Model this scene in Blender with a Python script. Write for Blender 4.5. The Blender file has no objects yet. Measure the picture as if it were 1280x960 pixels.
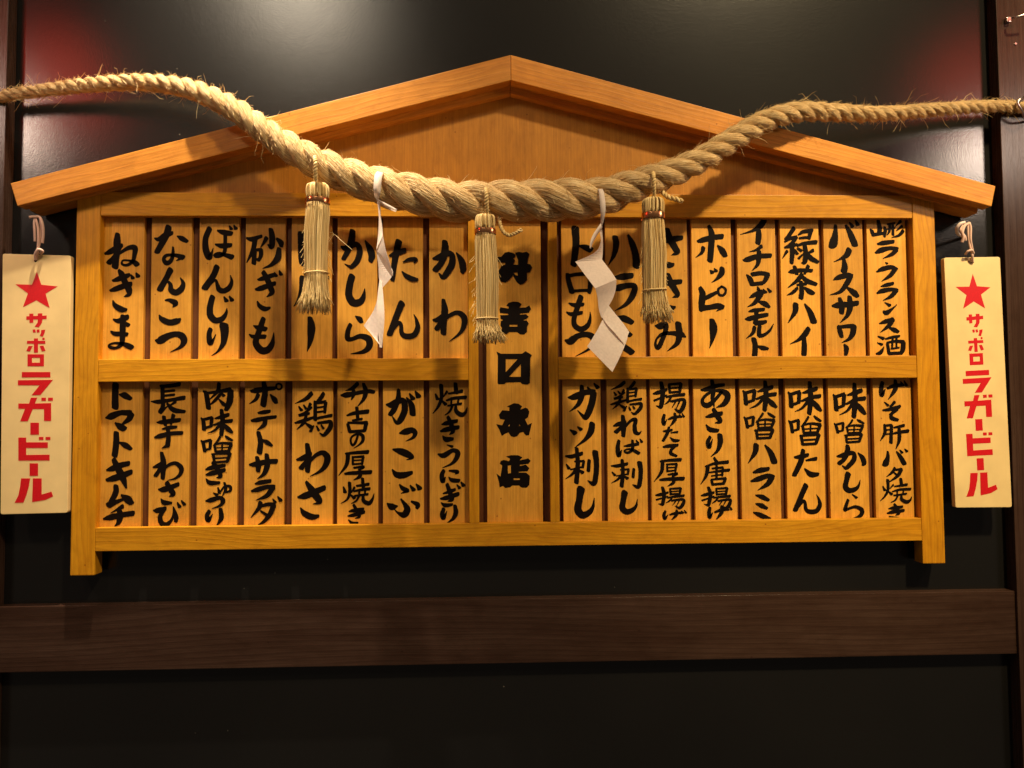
import bpy, bmesh, math, random
import numpy as np
from mathutils import Vector, Matrix, noise
from mathutils.geometry import tessellate_polygon
random.seed(7); rng = np.random.default_rng(7)
S = bpy.context.scene
COL = S.collection

# ------------------------------------------------------------------ camera
CP = Vector((-0.04559, -1.06502, -0.0842)); YAW, PITCH, ROLL, FP = 0.03785, 0.0449, -0.00678, 963.3
cy, sy, cp, sp = math.cos(YAW), math.sin(YAW), math.cos(PITCH), math.sin(PITCH)
F = Vector((sy*cp, cy*cp, sp)); R0 = Vector((cy, -sy, 0)); U0 = R0.cross(F)
cr, sr = math.cos(ROLL), math.sin(ROLL)
RV = cr*R0 + sr*U0; UV_ = -sr*R0 + cr*U0
cam = bpy.data.cameras.new('camera'); co = bpy.data.objects.new('camera', cam); COL.objects.link(co)
co.matrix_world = Matrix(((RV.x, UV_.x, -F.x, CP.x), (RV.y, UV_.y, -F.y, CP.y), (RV.z, UV_.z, -F.z, CP.z), (0, 0, 0, 1)))
cam.sensor_width = 36; cam.lens = FP/1280*36; cam.clip_start = 0.02; cam.clip_end = 50
S.camera = co

# ------------------------------------------------------------------ light
W = bpy.data.worlds.new('World'); S.world = W; W.use_nodes = True
W.node_tree.nodes['Background'].inputs[0].default_value = (1.0, 0.80, 0.62, 1)
W.node_tree.nodes['Background'].inputs[1].default_value = 0.065
S.view_settings.view_transform = 'Standard'; S.view_settings.look = 'None'
S.view_settings.exposure = 0.0; S.view_settings.gamma = 1; S.view_settings.use_curve_mapping = False
S.cycles.max_bounces = 8
def spot(name, loc, target, energy, color, size, angle=100, blend=.6):
    l = bpy.data.lights.new(name, 'SPOT'); l.energy = energy; l.color = color; l.shadow_soft_size = size
    l.spot_size = math.radians(angle); l.spot_blend = blend
    o = bpy.data.objects.new(name, l); COL.objects.link(o); o.location = loc
    o.rotation_euler = (Vector(target)-Vector(loc)).to_track_quat('-Z', 'Y').to_euler()
    return o
spot('ceiling_spot', (-0.40, -0.20, 1.00), (-0.38, 0, -0.2), 100.0, (1.0, .84, .62), .012, 60, 1)
spot('ceiling_spot', (-0.44, -0.17, 1.02), (-0.44, 0, 0), 17.0, (1.0, .84, .62), .012, 70, 1)
spot('ceiling_spot', (1.15, -2.00, 2.45), (0.22, 0, 0.10), 300.0, (1.0, .78, .46), .11, 40, 1)
spot('ceiling_spot', (1.18, -2.02, 2.45), (0.56, 0, 0.08), 430.0, (1.0, .77, .40), .08, 18, 1)
spot('room_spot', (-.85, -2.2, 1.85), (-.30, 0, .30), 50.0, (1.0, .84, .62), .20, 36, 1)

# ------------------------------------------------------------------ helpers
def ray(px, py):
    return (F + RV*((px-640)/FP) - UV_*((py-480)/FP))
def at(px, py, Y=0.0):
    d = ray(px, py); return CP + d*((Y-CP.y)/d.y)
def tag(o, label=None, cat=None, group=None, kind=None):
    if label: o['label'] = label
    if cat: o['category'] = cat
    if group: o['group'] = group
    if kind: o['kind'] = kind
    return o
def empty(name, loc):
    o = bpy.data.objects.new(name, None); COL.objects.link(o); o.location = loc; o.empty_display_size = .02
    return o
def link(name, me, m, parent=None, loc=None, rot=None, smooth=False):
    o = bpy.data.objects.new(name, me); COL.objects.link(o)
    if m is not None and not me.materials: me.materials.append(m)
    if loc is not None: o.location = loc
    if rot is not None: o.rotation_euler = rot
    if parent is not None:
        o.parent = parent; o.location = Vector(o.location) - Vector(parent.location)
    if smooth: me.polygons.foreach_set('use_smooth', [True]*len(me.polygons))
    return o
def mesh(name, V, Fc):
    me = bpy.data.meshes.new(name); me.from_pydata([tuple(v) for v in V], [], [tuple(f) for f in Fc]); me.update(); return me
def wbox(name, m, x0, x1, y0, y1, z0, z1, parent=None, axis='x', bev=.0007, rz=0.0, pts=None):
    """timber piece whose grain runs along its local X; axis z = stood upright"""
    c = Vector(((x0+x1)/2, (y0+y1)/2, (z0+z1)/2)); sx, sy_, sz = x1-x0, y1-y0, z1-z0
    if axis == 'z': L, D, H = sz, sy_, sx
    else: L, D, H = sx, sy_, sz
    bm = bmesh.new(); bmesh.ops.create_cube(bm, size=1); bmesh.ops.scale(bm, vec=(L, D, H), verts=bm.verts)
    if bev: bmesh.ops.bevel(bm, geom=bm.edges[:], offset=bev, segments=2, affect='EDGES', profile=.6)
    me = bpy.data.meshes.new(name); bm.to_mesh(me); bm.free()
    rot = (0, -math.pi/2, 0) if axis == 'z' else (0, 0, 0)
    return link(name, me, m, parent, c, rot)
def prism(name, m, poly, y0, y1, parent=None, bev=.0007, loc=None, rot=None):
    """poly in local (x,z), thickness y0..y1 in local y"""
    bm = bmesh.new(); n = len(poly)
    a = [bm.verts.new((x, y0, z)) for x, z in poly]; b = [bm.verts.new((x, y1, z)) for x, z in poly]
    bm.faces.new(a); bm.faces.new(b[::-1])
    for i in range(n): bm.faces.new((a[i], b[i], b[(i+1) % n], a[(i+1) % n]))
    bmesh.ops.recalc_face_normals(bm, faces=bm.faces)
    if bev: bmesh.ops.bevel(bm, geom=bm.edges[:], offset=bev, segments=2, affect='EDGES', profile=.6)
    me = bpy.data.meshes.new(name); bm.to_mesh(me); bm.free()
    return link(name, me, m, parent, loc, rot)
def crom(P, n):
    P = np.asarray(P, float)
    if len(P) == 2:
        t = np.linspace(0, 1, n+1)[:, None]; return P[0]*(1-t)+P[1]*t
    Q = np.vstack([2*P[0]-P[1], P, 2*P[-1]-P[-2]]); out = []
    for i in range(len(P)-1):
        p0, p1, p2, p3 = Q[i:i+4]
        for t in np.linspace(0, 1, n, endpoint=False):
            out.append(.5*((2*p1)+(-p0+p2)*t+(2*p0-5*p1+4*p2-p3)*t*t+(-p0+3*p1-3*p2+p3)*t**3))
    out.append(P[-1]); return np.array(out)
def tube_arrays(path, rad, sides, V, Fc, cap=True):
    path = np.asarray(path, float); n = len(path); base = len(V)
    T = np.gradient(path, axis=0); T /= np.linalg.norm(T, axis=1)[:, None]+1e-12
    ref = np.array([0, 1, 0.]) if abs(T[0][1]) < .9 else np.array([1., 0, 0])
    for i in range(n):
        a = np.cross(T[i], ref); a /= np.linalg.norm(a)+1e-12; b = np.cross(T[i], a); ref = np.cross(a, T[i])
        r = rad[i] if hasattr(rad, '__len__') else rad
        for k in range(sides):
            t = 2*math.pi*k/sides; V.append(path[i]+r*(math.cos(t)*a+math.sin(t)*b))
    for i in range(n-1):
        for k in range(sides):
            k2 = (k+1) % sides
            Fc.append((base+i*sides+k, base+i*sides+k2, base+(i+1)*sides+k2, base+(i+1)*sides+k))
    if cap:
        Fc.append(tuple(base+k for k in range(sides))[::-1]); Fc.append(tuple(base+(n-1)*sides+k for k in range(sides)))
def tube(name, m, path, rad, parent=None, sides=10, smooth=True):
    V, Fc = [], []; tube_arrays(path, rad, sides, V, Fc)
    return link(name, mesh(name, np.array(V)-(np.array(parent.location) if parent else 0), Fc), m, parent, parent.location if parent else None, None, smooth)

# ------------------------------------------------------------------ materials
def mat(name):
    m = bpy.data.materials.new(name); m.use_nodes = True; nt = m.node_tree; b = nt.nodes['Principled BSDF']; return m, nt, b
def N(nt, t, **kw):
    n = nt.nodes.new(t)
    for k, v in kw.items():
        if k.startswith('i_'): n.inputs[k[2:].replace('_', ' ')].default_value = v
        else: setattr(n, k, v)
    return n
def ramp(nt, src, stops):
    r = nt.nodes.new('ShaderNodeValToRGB'); e = r.color_ramp.elements
    while len(e) < len(stops): e.new(.5)
    for i, (p, c) in enumerate(stops): e[i].position = p; e[i].color = (*c, 1)
    nt.links.new(src, r.inputs[0]); return r
def wood(name, base, dark, light, rough=.42, ring=1.0, wsc=(2.6, 7, 9), coat=.0, spread=.20):
    m, nt, b = mat(name); L = nt.links.new
    tc = N(nt, 'ShaderNodeTexCoord'); oi = N(nt, 'ShaderNodeObjectInfo')
    off = N(nt, 'ShaderNodeVectorMath', operation='SCALE'); L(oi.outputs['Random'], off.inputs['Scale']); off.inputs[0].default_value = (7.3, 3.1, 5.7)
    add = N(nt, 'ShaderNodeVectorMath', operation='ADD'); L(tc.outputs['Object'], add.inputs[0]); L(off.outputs[0], add.inputs[1])
    # growth rings, wandering along the length so that they open into arches
    warp = N(nt, 'ShaderNodeMapping'); warp.inputs['Scale'].default_value = wsc; L(add.outputs[0], warp.inputs[0])
    nz = N(nt, 'ShaderNodeTexNoise', i_Scale=1.0, i_Detail=3.0, i_Roughness=.45); L(warp.outputs[0], nz.inputs['Vector'])
    mm = N(nt, 'ShaderNodeMath', operation='MULTIPLY'); mm.inputs[1].default_value = 9.0*ring; L(nz.outputs['Fac'], mm.inputs[0])
    sep = N(nt, 'ShaderNodeSeparateXYZ'); L(add.outputs[0], sep.inputs[0])
    sz = N(nt, 'ShaderNodeMath', operation='MULTIPLY'); sz.inputs[1].default_value = 90.0; L(sep.outputs['Z'], sz.inputs[0])
    ad = N(nt, 'ShaderNodeMath', operation='ADD'); L(mm.outputs[0], ad.inputs[0]); L(sz.outputs[0], ad.inputs[1])
    sc = N(nt, 'ShaderNodeMath', operation='MULTIPLY'); sc.inputs[1].default_value = 1.35; L(ad.outputs[0], sc.inputs[0])
    fr = N(nt, 'ShaderNodeMath', operation='FRACT'); L(sc.outputs[0], fr.inputs[0])
    ringr = ramp(nt, fr.outputs[0], [(0.0, (0.15,)*3), (.5, (.35,)*3), (.82, (1,)*3), (1.0, (.15,)*3)])
    # fine fibre
    mp = N(nt, 'ShaderNodeMapping'); mp.inputs['Scale'].default_value = (14, 500, 620); L(add.outputs[0], mp.inputs[0])
    fz = N(nt, 'ShaderNodeTexNoise', i_Scale=1.0, i_Detail=6.0, i_Roughness=.72); L(mp.outputs[0], fz.inputs['Vector'])
    mp2 = N(nt, 'ShaderNodeMapping'); mp2.inputs['Scale'].default_value = (5, 40, 45); L(add.outputs[0], mp2.inputs[0])
    bl = N(nt, 'ShaderNodeTexNoise', i_Scale=1.0, i_Detail=3.0); L(mp2.outputs[0], bl.inputs['Vector'])
    c1 = ramp(nt, bl.outputs['Fac'], [(.30, light), (.72, base)])
    mx = N(nt, 'ShaderNodeMix', data_type='RGBA'); mx.inputs['B'].default_value = (*dark, 1)
    L(c1.outputs[0], mx.inputs['A'])
    f1 = N(nt, 'ShaderNodeMath', operation='MULTIPLY'); f1.inputs[1].default_value = .42*min(ring, 1.3); L(ringr.outputs[0], f1.inputs[0])
    L(f1.outputs[0], mx.inputs['Factor'])
    mx2 = N(nt, 'ShaderNodeMix', data_type='RGBA'); mx2.blend_type = 'MULTIPLY'; mx2.inputs['Factor'].default_value = .72
    fr2 = ramp(nt, fz.outputs['Fac'], [(.25, (.62, .55, .48)), (.7, (1.12, 1.12, 1.12))])
    L(mx.outputs['Result'], mx2.inputs['A']); L(fr2.outputs[0], mx2.inputs['B'])
    # cloudy figure and the odd pore or speck
    mo = N(nt, 'ShaderNodeTexNoise', i_Scale=55.0, i_Detail=5.0, i_Roughness=.6); mo.inputs['Distortion'].default_value = .6
    mpp = N(nt, 'ShaderNodeMapping'); mpp.inputs['Scale'].default_value = (.55, 1, 1); L(add.outputs[0], mpp.inputs[0]); L(mpp.outputs[0], mo.inputs['Vector'])
    mor = ramp(nt, mo.outputs['Fac'], [(.28, (.80, .76, .70)), (.5, (1, 1, 1)), (.72, (1.13, 1.14, 1.16))])
    mx3 = N(nt, 'ShaderNodeMix', data_type='RGBA'); mx3.blend_type = 'MULTIPLY'; mx3.inputs['Factor'].default_value = .8
    L(mx2.outputs['Result'], mx3.inputs['A']); L(mor.outputs[0], mx3.inputs['B'])
    vs = N(nt, 'ShaderNodeTexVoronoi', i_Scale=42.0); L(add.outputs[0], vs.inputs['Vector'])
    vr = ramp(nt, vs.outputs['Distance'], [(.035, (.45, .32, .25)), (.06, (1, 1, 1))])
    mx4 = N(nt, 'ShaderNodeMix', data_type='RGBA'); mx4.blend_type = 'MULTIPLY'; mx4.inputs['Factor'].default_value = .8
    L(mx3.outputs['Result'], mx4.inputs['A']); L(vr.outputs[0], mx4.inputs['B'])
    hv = N(nt, 'ShaderNodeHueSaturation'); L(mx4.outputs['Result'], hv.inputs['Color'])
    mr = N(nt, 'ShaderNodeMapRange'); mr.inputs['To Min'].default_value = 1-spread/2; mr.inputs['To Max'].default_value = 1+spread/2
    L(oi.outputs['Random'], mr.inputs['Value']); L(mr.outputs[0], hv.inputs['Value'])
    L(hv.outputs[0], b.inputs['Base Color'])
    rr = N(nt, 'ShaderNodeMapRange'); rr.inputs['To Min'].default_value = rough-.07; rr.inputs['To Max'].default_value = rough+.12
    L(fz.outputs['Fac'], rr.inputs['Value']); L(rr.outputs[0], b.inputs['Roughness'])
    bp = N(nt, 'ShaderNodeBump', i_Strength=.35, i_Distance=.0005); ba = N(nt, 'ShaderNodeMath', operation='ADD')
    L(fz.outputs['Fac'], ba.inputs[0]); L(f1.outputs[0], ba.inputs[1]); L(ba.outputs[0], bp.inputs['Height']); L(bp.outputs[0], b.inputs['Normal'])
    b.inputs['Specular IOR Level'].default_value = .3; b.inputs['Coat Weight'].default_value = coat; b.inputs['Coat Roughness'].default_value = .35
    return m
M = {}
M['frame'] = wood('lacquered cypress', (.60, .255, .006), (.42, .157, .004), (.70, .325, .012), .40, 1.1)
M['roof'] = wood('roof board cypress', (.62, .240, .024), (.45, .150, .012), (.72, .31, .042), .42, 1.0)
M['plank'] = wood('menu plank cedar', (.70, .33, .036), (.58, .25, .022), (.78, .39, .055), .48, .7, spread=.26)
M['gable'] = wood('gable veneer', (.50, .205, .016), (.41, .155, .010), (.56, .24, .024), .45, .35)
M['back'] = wood('reddish back board', (.12, .040, .010), (.08, .026, .006), (.15, .05, .014), .5, .6)
M['darkwood'] = wood('dark stained timber', (.042, .020, .0125), (.024, .010, .007), (.068, .037, .025), .25, 1.0, wsc=(.9, 4, 5), spread=.02)
def simple(name, col, rough, bump=0, bscale=400, metallic=0, spec=.5):
    m, nt, b = mat(name); L = nt.links.new
    tc = N(nt, 'ShaderNodeTexCoord'); nz = N(nt, 'ShaderNodeTexNoise', i_Scale=bscale, i_Detail=4.0); L(tc.outputs['Object'], nz.inputs['Vector'])
    r = ramp(nt, nz.outputs['Fac'], [(.3, tuple(c*.9 for c in col)), (.7, tuple(min(1, c*1.06) for c in col))])
    L(r.outputs[0], b.inputs['Base Color']); b.inputs['Roughness'].default_value = rough; b.inputs['Metallic'].default_value = metallic
    b.inputs['Specular IOR Level'].default_value = spec
    if bump:
        bp = N(nt, 'ShaderNodeBump', i_Strength=bump, i_Distance=.0004); L(nz.outputs['Fac'], bp.inputs['Height']); L(bp.outputs[0], b.inputs['Normal'])
    return m
M['ink'] = simple('brush ink', (.006, .0035, .0028), .55, .2, 900, 0, .08)
M['red'] = simple('red sign paint', (.62, .006, .012), .4, .1)
M['sign'] = simple('cream painted wood', (.84, .62, .28), .40, .06, 25)
M['paper'] = simple('white paper', (.92, .82, .74), .7, .15, 300)
_nt = M['paper'].node_tree; _tr = N(_nt, 'ShaderNodeBsdfTranslucent'); _tr.inputs[0].default_value = (.9, .76, .62, 1); _mx = N(_nt, 'ShaderNodeMixShader'); _mx.inputs[0].default_value = .35
_nt.links.new(_nt.nodes['Principled BSDF'].outputs[0], _mx.inputs[1]); _nt.links.new(_tr.outputs[0], _mx.inputs[2]); _nt.links.new(_mx.outputs[0], _nt.nodes['Material Output'].inputs[0])
M['cord'] = simple('pink cotton cord', (.72, .48, .38), .8, .6, 1500)
M['copper'] = simple('copper band', (.80, .36, .16), .22, .1, 200, 1.0)
M['nail'] = simple('dark iron nail', (.06, .03, .02), .4, .1, 200, .8)
M['steel'] = simple('steel hook', (.6, .5, .48), .3, .1, 200, 1.0)
M['peg'] = simple('white plastic hook', (.8, .66, .6), .4)
# black laminate wall: fine orange-peel relief and dust specks
m, nt, b = mat('black laminate'); L = nt.links.new
tc = N(nt, 'ShaderNodeTexCoord'); nz = N(nt, 'ShaderNodeTexNoise', i_Scale=560.0, i_Detail=2.0); L(tc.outputs['Object'], nz.inputs['Vector'])
nz2 = N(nt, 'ShaderNodeTexNoise', i_Scale=2.4, i_Detail=3.0); L(tc.outputs['Object'], nz2.inputs['Vector'])
vo = N(nt, 'ShaderNodeTexVoronoi', i_Scale=26.0); L(tc.outputs['Object'], vo.inputs['Vector'])
du = ramp(nt, vo.outputs['Distance'], [(.018, (.12, .11, .09)), (.03, (.0095, .0088, .0084))])
mx = N(nt, 'ShaderNodeMix', data_type='RGBA'); mx.blend_type = 'MULTIPLY'; mx.inputs['Factor'].default_value = 1
rr = ramp(nt, nz2.outputs['Fac'], [(.3, (.8, .8, .8)), (.7, (1.2, 1.2, 1.15))]); L(du.outputs[0], mx.inputs['A']); L(rr.outputs[0], mx.inputs['B'])
L(mx.outputs['Result'], b.inputs['Base Color']); b.inputs['Roughness'].default_value = .20
bp = N(nt, 'ShaderNodeBump', i_Strength=.30, i_Distance=.0004); L(nz.outputs['Fac'], bp.inputs['Height']); L(bp.outputs[0], b.inputs['Normal'])
M['wall'] = m
def fibre(name, c0, c1, c2, uvs=(60, 9), rough=.75):
    m, nt, b = mat(name); L = nt.links.new
    uv = N(nt, 'ShaderNodeUVMap'); mp = N(nt, 'ShaderNodeMapping'); mp.inputs['Scale'].default_value = (uvs[0], uvs[1]*7, 1); L(uv.outputs[0], mp.inputs[0])
    nz = N(nt, 'ShaderNodeTexNoise', i_Scale=1.0, i_Detail=5.0, i_Roughness=.65); L(mp.outputs[0], nz.inputs['Vector'])
    tc = N(nt, 'ShaderNodeTexCoord'); n2 = N(nt, 'ShaderNodeTexNoise', i_Scale=30.0, i_Detail=3.0); L(tc.outputs['Object'], n2.inputs['Vector'])
    r = ramp(nt, nz.outputs['Fac'], [(.35, c0), (.48, c1), (.62, c2)])
    mx = N(nt, 'ShaderNodeMix', data_type='RGBA'); mx.blend_type = 'MULTIPLY'; mx.inputs['Factor'].default_value = .6
    r2 = ramp(nt, n2.outputs['Fac'], [(.3, (.7, .66, .6)), (.7, (1.15, 1.13, 1.1))]); L(r.outputs[0], mx.inputs['A']); L(r2.outputs[0], mx.inputs['B'])
    L(mx.outputs['Result'], b.inputs['Base Color']); b.inputs['Roughness'].default_value = rough; b.inputs['Specular IOR Level'].default_value = .25
    bp = N(nt, 'ShaderNodeBump', i_Strength=1.0, i_Distance=.0035); L(nz.outputs['Fac'], bp.inputs['Height']); L(bp.outputs[0], b.inputs['Normal'])
    return m
M['rope'] = fibre('hemp rope', (.30, .14, .035), (.76, .49, .21), (1.0, .79, .45))
def hair(name, ca, cb):
    m, nt, b = mat(name); L = nt.links.new
    g = N(nt, 'ShaderNodeNewGeometry'); r = ramp(nt, g.outputs['Random Per Island'], [(0, ca), (1, cb)])
    L(r.outputs[0], b.inputs['Base Color']); b.inputs['Roughness'].default_value = .6; b.inputs['Specular IOR Level'].default_value = .3
    return m
M['hair'] = hair('loose hemp fibre', (.55, .33, .11), (.95, .74, .38))
M['straw'] = hair('straw', (.46, .27, .07), (.95, .74, .36))

# ------------------------------------------------------------------ the setting
WY = .030
def plane(name, m, x0, x1, y, z0, z1):
    o = link(name, mesh(name, [(x0, y, z0), (x1, y, z0), (x1, y, z1), (x0, y, z1)], [(0, 1, 2, 3)]), m); return o
tag(wbox('wall', M['wall'], -1.6, 1.6, WY, WY+.02, -1.2, 1.5, bev=0), 'black laminate wall panel behind the menu board', kind='structure')
pl = at(9, 120, .012).x; pr = at(1249, 150, .012).x
tag(wbox('pillar', M['darkwood'], pl-.13, pl, .010, WY+.01, -1.2, 1.5, axis='z', bev=.001), 'dark stained timber pillar at the left edge of the wall', kind='structure')
tag(wbox('pillar', M['darkwood'], pr, pr+.13, .010, WY+.01, -1.2, 1.5, axis='z', bev=.001), 'dark stained timber pillar at the right edge of the wall', kind='structure')
bt, bb = at(640, 748.5, .014).z, at(640, 829, .014).z
tag(wbox('crossbeam', M['darkwood'], pl+.0005, pr-.0005, .014, WY+.005, bb, bt, bev=.001), 'dark brown timber rail across the wall below the menu board', kind='structure')

# ------------------------------------------------------------------ the menu board
T1, T2, M1, M2, B1, B2, LB, PW = .2303, .1977, .0006, -.0307, -.2274, -.2586, -.2906, .0321
PY = .012; FB = .0114
board = empty('menu_board', (0, .024, LB))
tag(board, 'wooden votive-tablet shaped menu board with a gabled roof, hung on the black wall', 'menu board')
for s in (-1, 1):
    a, c = sorted((s*.6, s*(.6-PW)))
    h = .252
    wbox('post', M['frame'], a, c, 0, .0215 if s < 0 else .0215, LB, h, board, 'z', .0012)
wbox('top_rail', M['frame'], -.6+PW+.0003, .6-PW-.0003, .0002, FB, T2, T1, board)
wbox('bottom_rail', M['frame'], -.6+PW+.0003, .6-PW-.0003, .0002, FB, B2, B1, board)
cpx = [at(586.2, 540).x, at(598.6, 540).x, at(687.3, 540).x, at(698.6, 540).x]
for a, c in ((cpx[0], cpx[1]), (cpx[2], cpx[3])):
    wbox('centre_post', M['frame'], a, c, .0006, FB, B1+.0003, T2-.0003, board, 'z')
wbox('middle_rail', M['frame'], -.6+PW+.0003, cpx[0]-.0003, .0003, FB, at(350, 476.2).z, at(350, 448.4).z, board)
wbox('middle_rail', M['frame'], cpx[3]+.0003, .6-PW-.0003, .0003, FB, at(920, 473.2).z, at(920, 445.4).z, board)
wbox('back_panel', M['back'], -.6+PW+.0005, .6-PW-.0005, .0192, .0240, B2+.004, T1-.004, board, 'z', 0)
# roof: two bargeboards over two inner boards, all measured on their own planes
BY, IY = -.024, -.004
apexT = at(638.5, 68.5, BY); eL = at(13, 229, BY); eR = at(1244.5, 232.5, BY); eLb = at(21.5, 257.5, BY); eRb = at(1239.5, 258, BY); apexB = at(638.5, 100.3, BY)
ax = (apexT.x+apexB.x)/2
def slope_board(name, m, T0, T1_, B1_, B0, y0, y1, bev=.001):
    """T0/B0 at the apex, T1_/B1_ at the eave; local X along the slope"""
    d = Vector((T1_.x-T0.x, 0, T1_.z-T0.z)); ang = math.atan2(d.z, d.x)
    if d.x < 0: ang -= math.pi
    c, s_ = math.cos(-ang), math.sin(-ang); o = Vector(((T0.x+B1_.x)/2, 0, (T0.z+B1_.z)/2))
    poly = [((p.x-o.x)*c-(p.z-o.z)*s_, (p.x-o.x)*s_+(p.z-o.z)*c) for p in (T0, T1_, B1_, B0)]
    return prism(name, m, poly, y0, y1, board, bev, Vector((o.x, 0, o.z)), (0, -ang, 0))
V3 = lambda x, z: Vector((x, 0, z))
g = .0002
slope_board('bargeboard', M['roof'], V3(ax-g, apexT.z), eL, eLb, V3(ax-g, apexB.z), BY, IY)
slope_board('bargeboard', M['roof'], V3(ax+g, apexT.z), eR, eRb, V3(ax+g, apexB.z), BY, IY)
iA = at(638.5, 116.8, IY); iL = at(45, 267, IY); iR = at(1217, 266, IY)
iLx, iRx = at(33, 262, IY).x, at(1229, 262, IY).x
slL = (at(95, 249.3, IY).z-iA.z)/(at(95, 249.3, IY).x-ax); slR = (at(1168, 252.5, IY).z-iA.z)/(at(1168, 252.5, IY).x-ax)
up = .012
ilx = at(37, 262, IY).x; irx = at(1222, 262, IY).x
slope_board('roof_board', M['roof'], V3(ax-g, apexT.z-.004), V3(ilx-.004, apexT.z-.004+slL*(ilx-.004-ax)), V3(ilx, iA.z+slL*(ilx-ax)), V3(ax-g, iA.z), IY+.0002, .0262)
slope_board('roof_board', M['roof'], V3(ax+g, apexT.z-.004), V3(irx+.004, apexT.z-.004+slR*(irx+.004-ax)), V3(irx, iA.z+slR*(irx-ax)), V3(ax+g, iA.z), IY+.0002, .0262)
# gable panel (veneer, grain upright): local X is up
gy0, gy1 = .0080, .0180
gp = [(-.565, T1-.004), (.565, T1-.004), (.565, iA.z+slR*(.565-ax)+.006), (ax, iA.z+.006), (-.565, iA.z+slL*(-.565-ax)+.006)]
prism('gable_panel', M['gable'], [(z-.3, -x) for x, z in gp], gy0, gy1, board, 0, Vector((0, 0, .3)), (0, -math.pi/2, 0))

# ------------------------------------------------------------------ lettering
def brush(strokes, k=0):
    """strokes (x,z,width in metres) -> vertices, faces: one flat inked shape; each stroke a hair in front of the last"""
    V, Fc = [], []
    for si, st in enumerate(strokes):
        P = crom(st, 7); y = -.00003*si
        c = P[:, :2]; w = np.maximum(P[:, 2], .0002)/2
        T = np.gradient(c, axis=0); T /= np.linalg.norm(T, axis=1)[:, None]+1e-9
        Nn = np.stack([-T[:, 1], T[:, 0]], 1); n = len(c)
        wob = 1+.07*np.array([noise.noise(Vector((x*420, z*420, si*3.1+k))) for x, z in c])
        wl, wr = w*wob, w*(2-wob)
        lft = c+Nn*wl[:, None]; rgt = c-Nn*wr[:, None]
        ring = list(lft)
        def cap(ce, t, nn, r):   # rounded, slightly slanted brush end
            out = []
            sl_ = .25 if t[0] > -.3 else -.25
            for a in np.linspace(math.pi/2, -math.pi/2, 6)[1:-1]:
                out.append(ce+nn*math.sin(a)*r+t*r*(.70*math.cos(a)**.75+sl_*math.sin(a)*math.cos(a)**.3))
            return out
        ring += cap(c[-1], T[-1], Nn[-1], w[-1]); ring += list(rgt[::-1]); ring += cap(c[0], -T[0], -Nn[0], w[0])
        # quads for the ribbon, fans for the caps
        b0 = len(V); m_ = len(ring)
        V += [(p[0], y, p[1]) for p in ring]
        nc = 4
        for i in range(n-1): Fc.append((b0+i, b0+i+1, b0+2*n+nc-2-i, b0+2*n+nc-1-i))
        Fc.append(tuple(b0+i for i in range(n-1, n+nc+1)))
        Fc.append(tuple([b0+n+nc+n-1]+[b0+2*n+nc+i for i in range(nc)]+[b0]))
    return V, Fc
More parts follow.
